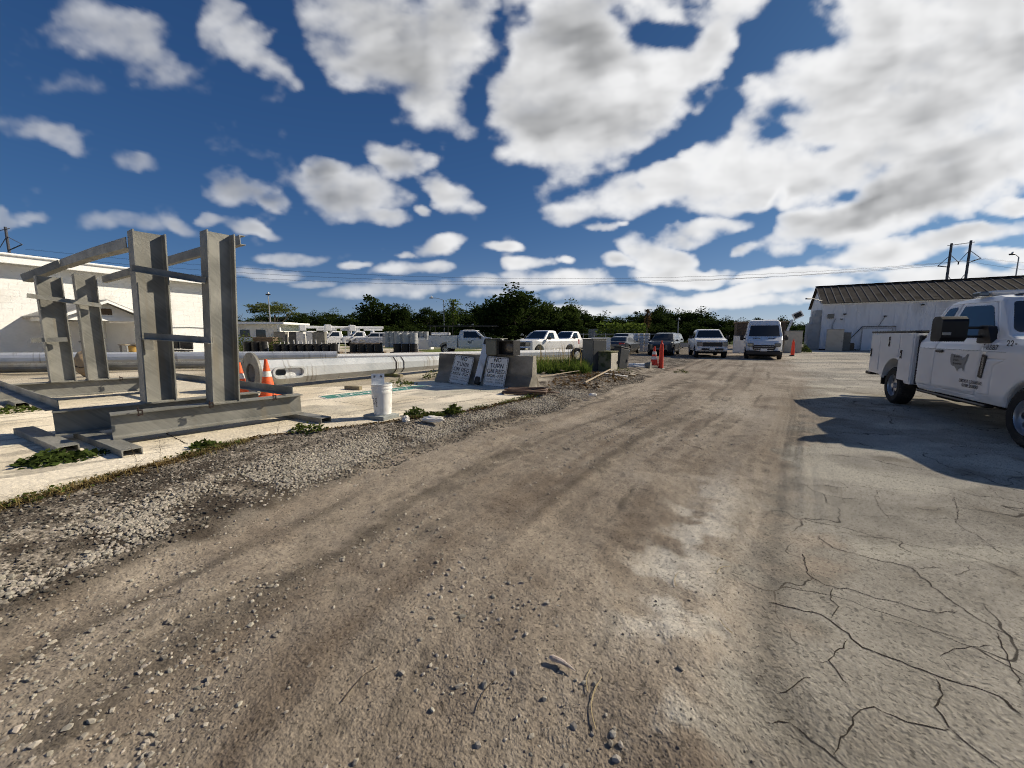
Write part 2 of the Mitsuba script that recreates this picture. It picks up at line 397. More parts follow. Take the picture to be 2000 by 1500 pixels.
    yard = mix(yard, mi.Color3f(.09, .11, .035), smoothstep(.52, .62, fbm(x * .16 + 3, y * .22, 4, 3)) * smoothstep(14, 30, y) * (1 - smoothstep(2, 9, x)))
    c = mix(mulch, dirt, smoothstep(-.05, .22, (x - g) + wob * .55))
    c = mix(c, pave, smoothstep(-.25, .5, (x - a) + wob * 1.5 + (n2 - .5) * .9))
    rut = dr.exp(-dr.square((lat - 1.0 - wob * .10) / (.030 + .05 * smoothstep(3, 6, y))))
    bars = .78 + .22 * dr.sin((lat * 60 + along * .5) * 6.28) * smoothstep(4, 5, y)
    c = mix(c, mi.Color3f(.075, .065, .052), rut * smoothstep(.30, .58, n1 * .45 + n2 * .55) * .58 * bars * (1 - smoothstep(9.5, 13, y)))
    c = mix(c, yard, smoothstep(.3, 1.0, s - x + wob))
    grass = smoothstep(58, 68, y)
    c = mix(c, mi.Color3f(.06, .09, .025), grass)
    speck = smoothstep(.74, .86, noise(x * 95 + 3, y * 95, 9))
    grain = (.68 + .36 * n3 + .32 * n4) * (1 - .45 * speck)
    return c * grain


def ground_bump(p, n, uv):
    x, y = p.x, p.y
    near = 1 - smoothstep(4, 12, y)
    return noise(x * 50, y * 50, 3) * .45 + noise(x * 120, y * 120, 8) * .55 * near + noise(x * 260, y * 260, 4) * .30 * near


mat('ground_mat', ground_color, .92, spec=.15, bump=(ground_bump, .0065, .001))
NEAR, MID = (-4.2, 4.8, .5, 5.3), (-9.0, 13.0, -1.0, 18.0)
ground = [sheet(*NEAR[:2], *NEAR[2:], .018), sheet(*MID[:2], *MID[2:], .06, drop=.002, hole=(NEAR[0] + .1, NEAR[1] - .1, NEAR[2] + .1, NEAR[3] - .1)),
          sheet(-90, 110, -40, 140, 1.0, drop=.004, fine=False, hole=(MID[0] + 1, MID[1] - 1, MID[2] + 1, MID[3] - 1), skirt=.02)]
far = []
for x0, x1, y0, y1 in ((-3000, -90, -3000, 3000), (110, 3000, -3000, 3000), (-90, 110, 140, 3000), (-90, 110, -3000, -40)):
    far.append((np.array([[x0, y0, -.024], [x1, y0, -.024], [x1, y1, -.024], [x0, y1, -.024]]), np.array([[0, 1, 2], [0, 2, 3]])))
struct('ground', cat(*ground, *far), 'ground_mat', smooth=True)
rng = np.random.default_rng(11)


def ground_z(x, y):
    return float(height(np.array([float(x)]), np.array([float(y)]), False)[0])


def ribbon(pts, w, z=None, jit=.3, step=.03):
    """A thin uneven strip along a line: a crack filled with dark soil."""
    p = np.asarray(pts, float)
    seg = np.linalg.norm(np.diff(p, axis=0), axis=1)
    t = np.concatenate([[0], np.cumsum(seg)])
    n = max(int(t[-1] / step), 3)
    s = np.linspace(0, t[-1], n)
    q = np.stack([np.interp(s, t, p[:, 0]), np.interp(s, t, p[:, 1])], -1)
    q[1:-1] += rng.normal(0, .0055, (n - 2, 2))
    d = np.gradient(q, axis=0); d /= np.linalg.norm(d, axis=1, keepdims=True)
    o = np.stack([-d[:, 1], d[:, 0]], -1)
    ww = w * .5 * (1 + jit * rng.normal(0, 1, n)).clip(.25, 2)[:, None]
    ww[0] *= .2; ww[-1] *= .2
    a, b = q + o * ww, q - o * ww
    zz = lambda r: (height(r[:, 0], r[:, 1], True) if z is None else np.full(len(r), z)) + .0016
    v = np.vstack([np.c_[a, zz(a)], np.c_[b, zz(b)]])
    i = np.arange(n - 1)
    return v, np.vstack([np.stack([i, i + n, i + 1], 1), np.stack([i + 1, i + n, i + n + 1], 1)])


mat('crack_soil', (.035, .03, .025), .95, spec=.05)
CRACKS = [([(1.46, 2.02), (1.55, 1.98), (1.62, 1.94), (1.68, 1.92), (1.69, 1.86), (1.71, 1.79), (1.7, 1.7), (1.74, 1.66), (1.8, 1.61), (1.86, 1.56), (1.93, 1.51), (1.99, 1.47), (2.04, 1.44), (2.04, 1.39), (2.03, 1.35)], 11), ([(2.01, 2.49), (1.87, 2.26), (1.87, 2.2), (1.92, 2.13), (2.0, 2.13), (2.04, 2.08), (2.14, 2.02), (2.23, 1.96), (2.31, 1.92), (2.44, 1.93)], 7), ([(2.3, 2.73), (2.28, 2.56), (2.37, 2.49), (2.45, 2.42), (2.55, 2.37), (2.61, 2.32), (2.56, 2.24), (2.52, 2.11), (2.5, 2.02), (2.48, 1.93), (2.48, 1.82), (2.5, 1.76), (2.51, 1.71)], 9), ([(2.61, 2.32), (2.71, 2.34), (2.79, 2.33)], 5), ([(1.92, 2.13), (1.83, 2.04), (1.81, 1.97), (1.71, 1.89)], 6), ([(1.67, 1.74), (1.59, 1.69), (1.49, 1.62), (1.46, 1.58), (1.46, 1.53), (1.46, 1.49)], 7), ([(1.49, 1.62), (1.41, 1.6), (1.4, 1.62)], 4), ([(1.02, 1.33), (1.09, 1.33), (1.11, 1.31), (1.12, 1.27), (1.14, 1.23), (1.16, 1.21), (1.17, 1.16)], 8), ([(1.16, 1.21), (1.23, 1.26), (1.31, 1.31), (1.37, 1.35), (1.41, 1.38), (1.47, 1.39), (1.51, 1.36), (1.56, 1.33), (1.6, 1.31), (1.68, 1.3)], 7), ([(1.87, 1.52), (1.83, 1.46), (1.73, 1.38), (1.68, 1.31), (1.69, 1.26), (1.69, 1.2), (1.71, 1.16)], 8), ([(2.02, 1.64), (1.99, 1.59), (1.98, 1.55)], 4), ([(2.02, 1.64), (2.09, 1.67), (2.2, 1.69), (2.34, 1.7)], 5), ([(2.47, 1.79), (2.38, 1.69), (2.28, 1.58), (2.2, 1.49), (2.19, 1.47)], 6), ([(2.51, 2.79), (2.63, 2.74), (2.74, 2.69), (2.86, 2.6), (3.0, 2.55), (3.09, 2.49), (3.16, 2.4), (3.19, 2.31), (3.19, 2.22)], 6), ([(3.4, 3.72), (3.61, 3.65), (3.83, 3.6), (4.01, 3.55), (4.14, 3.45), (4.06, 3.28), (4.06, 3.17), (4.15, 3.09), (4.3, 3.06)], 5), ([(4.14, 3.45), (3.84, 3.14), (3.59, 2.95), (3.52, 2.81), (3.51, 2.73), (3.43, 2.58), (3.39, 2.46)], 6), ([(3.58, 3.61), (3.33, 3.36), (3.18, 3.14), (3.11, 2.99)], 5), ([(3.14, 3.51), (2.99, 3.3), (3.06, 3.22), (3.13, 3.14)], 4), ([(2.85, 3.09), (2.99, 3.04), (3.22, 3.06), (3.33, 2.99), (3.45, 2.92)], 4), ([(3.02, 2.37), (2.9, 2.28), (2.78, 2.25)], 4), ([(2.0, 1.87), (2.08, 1.84), (2.17, 1.79), (2.25, 1.74)], 4), ([(4.8, 3.72), (4.59, 3.48), (4.52, 3.36)], 4), ([(1.6, 1.51), (1.58, 1.44), (1.59, 1.41)], 3), ([(1.13, 1.46), (1.23, 1.49), (1.33, 1.53)], 5), ([(3.33, 2.99), (3.65, 3.02), (3.81, 2.95), (4.07, 2.89)], 3), ([(3.27, 2.62), (3.47, 2.58), (3.56, 2.5)], 4)]
for pts, w in CRACKS:
    put('ground__crack', ribbon(pts, w * .00066), 'crack_soil')

# ---------------------------------------------------------------- the concrete slab on the left


def slab_color(p, n, uv):
    c = mix((.50, .445, .345), (.66, .60, .49), smoothstep(.3, .7, fbm(p.x * .8, p.y * .8, 3, 3)))
    st = fbm(p.x * 2.0 + p.y * 1.2, p.y * 7 - p.x * 6, 1, 3)
    c = mix(c, mi.Color3f(.27, .245, .20), smoothstep(.54, .74, st) * .7)
    c = mix(c, mi.Color3f(.33, .31, .26), smoothstep(.55, .7, fbm(p.x * .6 + 9, p.y * .9, 2, 3)) * .6)
    return c * (.84 + .28 * noise(p.x * 60, p.y * 60, 2)) * (.9 + .2 * noise(p.x * 170, p.y * 170, 1))


mat('slab_mat', slab_color, .88, spec=.2, bump=(lambda p, n, uv: noise(p.x * 45, p.y * 45, 3) + fbm(p.x * 9, p.y * 9, 1, 2), .004, .003))
edge = []
ey = np.arange(1.2, 9.05, .12)
for y in ey:
    edge.append((float(pn(np.array([y]), SLAB_Y, SLAB_X)[0]) + rng.normal(0, .02), y))
slab_poly = edge + [(.55, 9.5), (.2, 10.2), (-1.9, 11.3), (-4.4, 9.75), (-5.6, 9.6), (-7.2, 10.6), (-9.5, 12.2), (-12.5, 11.2), (-15, 8), (-15, 1.2)]
struct('concrete_slab', prism(slab_poly, 'z', -.12, .2).refine_to_length(.6), 'slab_mat')
for pts, w in [([(-6.9, 4.55), (-5.9, 3.75), (-5.1, 3.1), (-4.3, 2.6)], .018), ([(-3.9, 4.5), (-4.6, 5.0), (-5.0, 5.6)], .014), ([(-2.6, 6.5), (-2.2, 7.6), (-1.2, 8.4), (-.6, 9.3)], .012), ([(-1.4, 7.1), (-.9, 7.6), (-.2, 7.8)], .01),
               ([(-1.0, 9.3), (-.5, 8.7), (.1, 8.5)], .01), ([(-3.6, 7.6), (-2.6, 7.0), (-1.9, 6.6), (-1.2, 6.5)], .01), ([(-9, 6), (-7.4, 6.5), (-6.3, 7.4)], .012)]:
    put('concrete_slab__crack', ribbon(pts, w, .2), 'crack_soil')

# ---------------------------------------------------------------- stones and gravel


def stones(xy, size, mat_name, flat=.7, tone=None, seed=1, sink=.25):
    r = np.random.default_rng(seed)
    ico = trimesh.creation.icosphere(subdivisions=0)
    bv, bf = np.array(ico.vertices), np.array(ico.faces)
    n = len(xy)
    v = bv[None] * (1 + r.uniform(-.38, .38, (n, len(bv), 1)))
    v = v * np.stack([r.uniform(.75, 1.35, n), r.uniform(.7, 1.1, n), r.uniform(.5, .9, n) * flat / .7], -1)[:, None]
    th = r.uniform(0, 2 * np.pi, n)
    c, s = np.cos(th)[:, None], np.sin(th)[:, None]
    v = np.stack([v[..., 0] * c - v[..., 1] * s, v[..., 0] * s + v[..., 1] * c, v[..., 2]], -1) * (np.asarray(size) / 2)[:, None, None]
    z = height(xy[:, 0], xy[:, 1], False) + np.asarray(size) * sink * .6
    v = v + np.c_[xy, z][:, None]
    f = (bf[None] + (np.arange(n) * len(bv))[:, None, None]).reshape(-1, 3)
    t = r.uniform(.55, 1.25, n)[:, None] if tone is None else tone
    col = np.clip(t * np.array([.33, .302, .258]) * (1 + r.uniform(-.02, .02, (n, 3))), .02, .8)
    return v.reshape(-1, 3), f, np.repeat(col, len(bv), 0)


scene['stone_mat'] = {'type': 'twosided', 'bsdf': {'type': 'principled', 'base_color': {'type': 'mesh_attribute', 'name': 'vertex_color'}, 'roughness': .9, 'specular': .2}}


def put_stones(name, xy, size, label, **kw):
    v, f, c = stones(xy, size, 'stone_mat', **kw)
    scene[name] = mikit.ply((v, f), 'stone_mat', smooth=False, color=c)
    labels[name] = {'kind': 'stuff', 'label': label, 'category': 'gravel'}


def along_gravel(n, lo, hi, y0, y1, seed, power=1.0):
    r = np.random.default_rng(seed)
    y = y0 + (y1 - y0) * r.uniform(0, 1, n) ** power
    x = pn(y, GRAV_Y, GRAV_X) - r.uniform(lo, hi, n) + (nnoise(np.stack([y * .9, y * 0, y * 0], -1), seed) - .5) * .5
    return np.stack([x, y], -1), r


xy, r = along_gravel(40000, .02, .95, .9, 9.5, 5, 1.25)
g = nfbm(np.stack([xy[:, 0] * 1.3, xy[:, 1] * 1.3, xy[:, 0] * 0], -1), 3, 21)
d = pn(xy[:, 1], GRAV_Y, GRAV_X) - xy[:, 0]
keep = (np.exp(-((d - .42) / .30) ** 2) * 1.5 * sst(.30, .52, g)) > r.uniform(0, 1, len(xy))
xy = xy[keep]
put_stones('gravel', xy, r.uniform(.012, .033, len(xy)) * (1 + .3 * (r.uniform(0, 1, len(xy)) > .96)), 'pale crushed gravel heaped in a band along the drive', seed=3)
xy, r = along_gravel(26000, -.1, 2.3, 1.2, 14, 8, 1.4)
d = pn(xy[:, 1], GRAV_Y, GRAV_X) - xy[:, 0]
lim = pn(xy[:, 1], GRAV_Y, GRAV_X) - pn(xy[:, 1], SLAB_Y, SLAB_X)
ok = (d < lim - .02)
xy = xy[ok]
put_stones('dark_gravel', xy, r.uniform(.008, .026, len(xy)), 'small dark stones and clods beside the slab', seed=4, tone=np.where(r.uniform(0, 1, (len(xy), 1)) > .72, r.uniform(.5, 1.2, (len(xy), 1)), r.uniform(.10, .35, (len(xy), 1))))
r = np.random.default_rng(17)
y = .9 + 8.5 * r.uniform(0, 1, 15000) ** 1.35
gx, ax = pn(y, GRAV_Y, GRAV_X), pn(y, PAVE_Y, PAVE_X)
lat = r.beta(1.3, 2.4, 15000) * .95
x = gx + lat * (ax - gx)
g = nfbm(np.stack([x * 1.1, y * 1.1, x * 0], -1), 3, 31)
keep = sst(.40, .62, g) * 1.0 + .08 > r.uniform(0, 1, 15000)
xy = np.stack([x, y], -1)[keep]
put_stones('loose_stones', xy, r.gamma(2.6, .0042, len(xy)).clip(.003, .031), 'loose pale pebbles scattered over the dirt drive', seed=5, sink=.12)
y = .9 + 9 * r.uniform(0, 1, 6000) ** 1.4
x = pn(y, GRAV_Y, GRAV_X) + r.uniform(0, 1.0, 6000) * (pn(y, PAVE_Y, PAVE_X) - pn(y, GRAV_Y, GRAV_X))
put_stones('soil_clods', np.stack([x, y], -1), r.gamma(2, .0026, 6000).clip(.002, .013), 'dark crumbs of soil on the drive', seed=6, sink=.02, tone=r.uniform(.25, .6, (6000, 1)))

# twigs, straw and the odd thing lying on the drive
mat('twig_mat', (.10, .075, .05), .9)
mat('straw_mat', (.42, .34, .20), .9)


def twig(x, y, length, ang, bend=.1, r0=.003, fork=False):
    a = math.radians(ang)
    t = np.linspace(0, 1, 7)
    px = x + np.cos(a) * t * length - np.sin(a) * bend * length * np.sin(t * 3)
    py = y + np.sin(a) * t * length + np.cos(a) * bend * length * np.sin(t * 3)
    z = height(px, py, True) + r0 * 1.2 + .006
    m = tube(np.c_[px, py, z], np.linspace(r0, r0 * .5, 7), 5)
    if fork:
        m = cat(m, tube(np.c_[px[3:] + t[:4] * .05, py[3:] + t[:4] * .06, z[3:]], r0 * .5, 4))
    return m


TW = [(0, 0.2, 75, 'curved pale twig on the drive nearest the camera', 1, True), (0, 0.55, 95, 'long dark twig standing out beside the tyre track', 0, False), (0, 0.22, 10, 'dark broken twig among the pebbles at the left', 0, True), (0, 0.12, 40, '', 1, False), (0, 0.2, 60, 'thin dark twig lying by the left foreground stones', 0, False), (0, 0.15, 30, 'short pale straw on the drive left of the white patch', 1, False), (0, 0.14, 60, 'short straw near the middle of the drive', 1, False), (0, 0.16, 62, 'reddish twig on the drive below the pebbles', 0, False), (0, 0.12, 70, 'pale straw right of the bleached stick', 1, False), (0, 0.09, 100, 'curled dry leaf stalk on the bleached patch', 1, False)]
TWP = [(0.32, 1.29), (2.52, 4.9), (-2.15, 1.99), (1.18, 1.12), (-0.7, 1.41), (1.3, 2.27), (0.99, 2.15), (-0.14, 1.37), (0.32, 1.45), (1.12, 1.78)]
for (x, y), (_, ln, an, lab, m, fk) in zip(TWP, TW):
    if lab:
        one('twig', twig(x, y, ln, an, .12, .0022, fk), ('twig_mat', 'straw_mat')[m], lab, 'twig')
P = (0.221, 1.571, 0)
mat('bleached', dirty((.50, .43, .38), (.22, .16, .13), .9, 40), .85)
one('bleached_stick', beam(tube([(-.055, 0, .012), (-.04, 0, .014), (0, .004, .012), (.035, 0, .010), (.07, -.004, .004)], [.006, .013, .011, .007, .002], 8), (P[0], P[1], ground_z(P[0], P[1]) + .012), (P[0] + 1, P[1] - .55, ground_z(P[0], P[1]) + .012)), 'bleached', 'bleached pointed stick lying in the middle of the drive', 'stick', smooth=40)
P = (1.255, 1.97, 0)

# ---------------------------------------------------------------- weeds and grass


def leafmat(name, color, vary=.5, rough=.55):
    def fn(p, n, uv):
        h = noise(p.x * 9, p.y * 9, p.z * 9)
        k = noise(p.x * 1.3 + 5, p.y * 1.3, p.z * 1.3)
        return mi.Color3f(color) * (1 - vary + vary * 2 * h) * mix((.85, .95, .8), (1.2, 1.08, .9), k)
    scene[name] = {'type': 'principledthin', 'base_color': proc(fn), 'roughness': rough, 'diff_trans': .7, 'spec_trans': 0.0, 'eta': 1.35}
    return name


leafmat('weed_leaf', (.07, .095, .03))
leafmat('grass_blade', (.11, .16, .04))
leafmat('dry_grass', (.30, .235, .12))
leafmat('brown_litter', (.11, .075, .045))


def blades(xy, z, h, w, lean=.5, seed=1):
    """Grass blades, each a bent strip of three triangles."""
    r = np.random.default_rng(seed)
    n = len(xy)
    th = r.uniform(0, 2 * np.pi, n)
    d = np.stack([np.cos(th), np.sin(th), 0 * th], -1)
    o = np.stack([-np.sin(th), np.cos(th), 0 * th], -1) * (np.asarray(w) * np.ones(n))[:, None] / 2
    h = np.asarray(h) * np.ones(n) * r.uniform(.5, 1.15, n)
    ln = (lean * h * r.uniform(.1, 1, n))[:, None]
    b = np.c_[xy, np.asarray(z) * np.ones(n)]
    up = np.array([0, 0, 1.0])
    m = b + d * ln * .35 + up * (h * .6)[:, None]
    t = b + d * ln + up * h[:, None] * (1 - .25 * lean)
    v = np.stack([b - o, b + o, m - o * .8, m + o * .8, t], 1).reshape(-1, 3)
    f = np.array([[0, 1, 3], [0, 3, 2], [2, 3, 4]])
    return v, (f[None] + (np.arange(n) * 5)[:, None, None]).reshape(-1, 3)


def leafy(cx, cy, z, rad, h, n, leaf, seed=1):
    """A low bushy weed: leaf pairs around short stems."""
    r = np.random.default_rng(seed)
    a, q = r.uniform(0, 2 * np.pi, n), np.sqrt(r.uniform(0, 1, n))
    p = np.stack([cx + np.cos(a) * q * rad, cy + np.sin(a) * q * rad * .8, z + h * (1 - q ** 2) * r.uniform(.1, 1.0, n) + .01], -1)
    return leaves(p, leaf, r)


def leaves(p, size, r, up=.35):
    n = len(p)
    d = r.normal(0, 1, (n, 3)); d[:, 2] = np.abs(d[:, 2]) * .3; d /= np.linalg.norm(d, axis=1, keepdims=True)
    nrm = r.normal(0, 1, (n, 3)); nrm[:, 2] += up * 3
    o = np.cross(d, nrm); o /= np.linalg.norm(o, axis=1, keepdims=True) + 1e-9
    s = (np.asarray(size) * r.uniform(.6, 1.3, n))[:, None]
    v = np.stack([p, p + d * s * .5 + o * s * .32, p + d * s, p + d * s * .5 - o * s * .32], 1).reshape(-1, 3)
    f = np.array([[0, 1, 2], [0, 2, 3]])
    return v, (f[None] + (np.arange(n) * 4)[:, None, None]).reshape(-1, 3)


# dry growth along the foot of the slab
y = np.sort(rng.uniform(1.5, 9.3, 5200)); x = pn(y, SLAB_Y, SLAB_X) + rng.gamma(1.6, .045, len(y)) - .02
dens = nfbm(np.stack([y * 1.4, y * 0, y * 0], -1), 3, 3)
k = (dens > .40) & (y < 6.3)
m1 = blades(np.c_[x, y][k], .17, .10, .005, 1.6, 2)
scene['dry_verge'] = mikit.ply(m1, 'dry_grass'); labels['dry_verge'] = {'kind': 'stuff', 'label': 'dry straw and dead grass along the edge of the slab', 'category': 'dry grass'}
k = rng.uniform(0, 1, len(y)) < sst(.48, .66, dens) * .45
p = np.c_[x, y, np.full(len(y), .185) + rng.uniform(0, .05, len(y))][k]
scene['verge_weeds'] = mikit.ply(leaves(p, .034, rng), 'weed_leaf'); labels['verge_weeds'] = {'kind': 'stuff', 'label': 'small green weeds creeping along the slab edge', 'category': 'weeds'}
k = rng.uniform(0, 1, len(y)) < .5
p = np.c_[x + .03, y, height(x, y, False) + .015][k]
scene['leaf_litter'] = mikit.ply(leaves(p, .04, rng, 1), 'brown_litter'); labels['leaf_litter'] = {'kind': 'stuff', 'label': 'brown leaf litter at the foot of the slab', 'category': 'leaf litter'}
for i, (c, rad, h, n, lab) in enumerate([((-1.569, 6.154, 0.2), .19, .13, 260, 'leafy green weed growing right of the white bucket'), ((-0.989, 6.405, 0.2), .17, .14, 260, 'leafy green weed at the slab edge beside the white rag'), ((-1.252, 6.154, 0.2), .16, .06, 90, 'low thin weed between the two leafy weeds by the bucket'),
                                         ((-4.782, 3.835, 0.2), .24, .13, 330, 'leafy weed on the slab in front of the left channel foot'), ((-4.68, 4.003, 0.2), .26, .06, 200, 'flat spreading weed beside the channel foot at the left'), ((-8.632, 6.538, 0.2), .42, .08, 320, 'mat of green weed on the slab at the far left'),
                                         ((-5.184, 8.461, 0.2), .25, .10, 150, 'weed tuft behind the right end of the front base beam'), ((-2.833, 5.197, 0.2), .25, .10, 130, 'straggly weed at the slab edge in front of the frame'), ((-3.623, 4.407, 0.2), .16, .07, 140, 'thin weed on the slab edge under the long front beam'),
                                         ((-2.972, 10.062, 0.2), .45, .18, 260, 'weeds growing under the long mast near its straps'), ((-2.368, 11.786, 0.2), .40, .30, 300, 'dark weeds at the left end of the concrete barrier'), ((4.156, 14.456, 0.1), .5, .2, 260, 'weeds at the foot of the tilted dark cabinet'),
                                         ((26.161, 34.493, 0), .55, .75, 500, 'bright green bush by the corner of the metal building'), ((6.835, 15.489, 0), .3, .15, 120, 'weed tuft by the orange cone and pole')]):
    one('weed', leafy(c[0], c[1], c[2] - .01, rad, h, n, .06 if i != 12 else .14, 40 + i), 'weed_leaf', lab, 'weed')
# stalks at the slab edge
for i, (c, lab) in enumerate([((-3.69, 3.635, 0.19), 'tall thin dead stalk left of the second channel foot'), ((-3.708, 3.914, 0.19), 'thin dead stalk with side shoots below the front beam'), ((-2.963, 4.71, 0.19), 'curving dead vine at the slab corner')]):
    st = [tube([(c[0], c[1], c[2] - .02), (c[0] + .02, c[1], c[2] + .12), (c[0] + .05 * (i - 1), c[1] + .02, c[2] + .26)], [.003, .002, .001], 4)]
    for q in range(6):
        st.append(tube([(c[0] + .02, c[1], c[2] + .05 + .03 * q), (c[0] + .02 + rng.uniform(-.1, .1), c[1] + rng.uniform(-.04, .04), c[2] + .1 + .03 * q)], [.0015, .0008], 3))
    one('dead_stalk', cat(*st), 'twig_mat', lab, 'dead weed')

# tall grass by the dark cabinets
xy = np.c_[rng.uniform(.9, 2.75, 2600), rng.uniform(13.2, 15.6, 2600)]
scene['tall_grass'] = mikit.ply(blades(xy, .08, .62, .022, .55, 7), 'grass_blade'); labels['tall_grass'] = {'kind': 'stuff', 'label': 'tall bright grass clump behind the concrete barrier', 'category': 'grass'}
xy = np.c_[rng.uniform(.6, 2.6, 60), rng.uniform(13.6, 15.6, 60)]
scene['seed_stalks'] = mikit.ply(blades(xy, .1, 1.25, .02, .35, 8), 'dry_grass'); labels['seed_stalks'] = {'kind': 'stuff', 'label': 'tall seed stalks standing over the grass clump', 'category': 'grass'}
xy = np.c_[rng.uniform(-26, -2, 1500), rng.uniform(15, 30, 1500)]
k = nfbm(np.c_[xy * .35, xy[:, :1] * 0], 3, 12) > .5
scene['yard_grass'] = mikit.ply(blades(xy[k], .05, .3, .05, .6, 9), 'grass_blade'); labels['yard_grass'] = {'kind': 'stuff', 'label': 'rough grass tufts among the stored poles', 'category': 'grass'}

# ---------------------------------------------------------------- the galvanised steel frame


def zinc(dark, light, s=1.0):
    def fn(p, n, uv):
        a = F3(p, 3 * s, 3)
        b = voronoi(p.x * 38 + p.z * 21, p.y * 38 + p.z * 31)[2]
        c = mix(dark, light, smoothstep(.3, .72, a) * .7 + b * .3)
        drip = fbm(p.x * 14 + p.y * 14, p.z * .9, 4, 2)
        return mix(c, mi.Color3f(.22, .19, .14), smoothstep(.58, .78, drip * .6 + N3(p, 1.7, 3) * .4) * .6)
    return fn


mat('old_zinc', zinc((.155, .156, .142), (.30, .296, .268)), .55, metal=.25, spec=.4, bump=(lambda p, n, uv: N3(p, 90) + F3(p, 12, 2), .0015, .003))
mat('bright_zinc', zinc((.50, .515, .52), (.70, .71, .71), .7), .42, metal=.35, spec=.5)
mat('rusty_clamp', dirty((.03, .022, .02), (.07, .022, .016), .8, 20), .7, metal=.3)
Bd, Nd = np.array([.670, .742, 0]), np.array([.742, -.670, 0])


def wide_flange(length, depth, width, tw=.011, tf=.016):
    """An I section along +x, web upright (z), bottom at 0."""
    h, w = depth, width / 2
    p = [(-w, 0), (w, 0), (w, tf), (tw / 2 + .012, tf), (tw / 2, tf + .012), (tw / 2, h - tf - .012), (tw / 2 + .012, h - tf), (w, h - tf), (w, h), (-w, h), (-w, h - tf), (-tw / 2 - .012, h - tf), (-tw / 2, h - tf - .012), (-tw / 2, tf + .012), (-tw / 2 - .012, tf), (-w, tf)]
    return prism(p, 'x', 0, length)


def channel(length, depth, width, t=.009):
    """A C section along +x, legs down, top at z = width."""
    d, w = depth / 2, width
    return prism([(-d, 0), (-d + t, 0), (-d + t * 1.4, w - t), (d - t * 1.4, w - t), (d - t, 0), (d, 0), (d, w), (-d, w)], 'x', 0, length)


def angle(length, a, t=.008, flip=1):
    return prism([(0, 0), (a * flip, 0), (a * flip, t), (t * flip, t), (t * flip, a), (0, a)][::flip], 'x', 0, length)


Cd, Cn = np.array([.546, .838, 0]), np.array([.838, -.546, 0])         # the uprights stand turned a little on their beams
fr = thing('beam_rack', 'weathered galvanised steel frame of four upright beams standing on base beams', 'steel frame')
base = {'A': ((-4.76, 4.47), (-3.36, 6.03)), 'B': ((-5.63, 4.63), (-4.17, 6.25)), 'C': ((-9.60, 7.10), (-8.05, 8.82))}
for k, (a, b) in base.items():
    L = math.dist(a, b)
    part(fr, 'base_beam', beam(wide_flange(L, .30, .21), (*a, .281), (*b, .281)), 'old_zinc')
for (c, ln, dep, tilt) in (((-4.975, 5.353), 2.29, .34, .07), ((-4.025, 5.293), 2.28, .32, .11), ((-9.05, 7.70), 2.05, .34, 0), ((-8.73, 8.06), 2.14, .31, 0)):
    c = np.array([*c, .582])
    # the web runs along the base beam; the section's depth lies along Bd
    m, f = arr(wide_flange(ln, dep, .23))
    v = c + m[:, :1] * (np.array([0, 0, 1.0]) + Bd * tilt / ln) + (m[:, 2:] - dep / 2) * Cd + m[:, 1:2] * Cn
    part(fr, 'upright', (v, f[:, ::-1]), 'old_zinc')
    part(fr, 'foot_plate', beam(box(0, dep + .03, -.10, .10, 0, .012), c - Cd * (dep / 2 + .015) - [0, 0, .001], c + Cd - [0, 0, .001]), 'old_zinc')
for (a, b, ln) in (((-6.55, 5.04), (-4.95, 4.17), 1.82), ((-5.58, 4.88), (-4.12, 4.05), 1.68), ((-4.75, 6.75), (-2.80, 5.66), 2.25), ((-9.9, 7.5), (-8.9, 6.9), 1.1), ((-8.6, 8.9), (-7.2, 8.05), 1.6)):
    part(fr, 'channel_foot', beam(channel(ln, .17, .08), (*a, .2), (*b, .2)), 'old_zinc')
T1 = [(-9.62, 7.76, 2.55), (-8.80, 7.72, 2.82), (-7.0, 6.6, 2.79), (-5.16, 5.33, 2.66)]
g1 = []
for a, b in zip(T1, T1[1:]):
    g1.append(beam(angle(math.dist(a, b) + .012, .14, .010), a, b))
part(fr, 'bent_angle_bar', cat(*g1), 'old_zinc', label='bent angle bar across the tops of the rear uprights')
a, b = (-8.60, 8.28, 2.60), (-3.88, 5.70, 2.79)
part(fr, 'tie_channel', beam(arr(prism([(0, 0), (.075, 0), (.075, .008), (.008, .008), (.008, .122), (.075, .122), (.075, .13), (0, .13)], 'x', 0, math.dist(a, b))), a, b), 'old_zinc')
off = Nd * .128
for a, b, s in (((-9.18, 7.43, 2.20), (-8.62, 8.20, 2.07), .085), ((-5.06, 5.26, 2.33), (-4.10, 5.24, 2.17), .085), ((-5.02, 5.28, 1.45), (-4.09, 5.26, 1.39), .085), ((-9.28, 7.49, 1.36), (-8.95, 7.80, 1.38), .085)):
    part(fr, 'brace_bar', beam(angle(math.dist(a, b), s, .009, -1), np.array(a) + off, np.array(b) + off), 'old_zinc')
for a, b in (((-10.35, 7.55, .585), (-5.62, 4.70, .585)), ((-8.20, 8.78, .585), (-3.42, 5.95, .585))):
    part(fr, 'floor_tie', beam(angle(math.dist(a, b), .115, .010, -1), a, b), 'old_zinc')
part(fr, 'splice_plate', beam(box(0, .09, -.012, 0, 0, .2), (-4.985, 5.24, 1.30), (-4.9, 5.33, 1.30)), 'old_zinc')
for c in ((-4.55, 4.60), (-4.08, 5.10), (-3.62, 5.72), (-8.45, 8.24)):
    q = np.array([*c, .58]) + Nd * .09
    part(fr, 'clamp', mv(mv(cat(box(-.016, .016, -.02, .05, -.05, -.026), box(-.016, .016, .035, .052, -.05, .045), box(-.016, .016, -.02, .05, .025, .047), tube([(0, -.005, -.06), (0, -.005, .075)], .008, 6), box(-.022, .022, -.012, .004, .07, .082)), s=.72), *q, rz=-42), 'rusty_clamp')

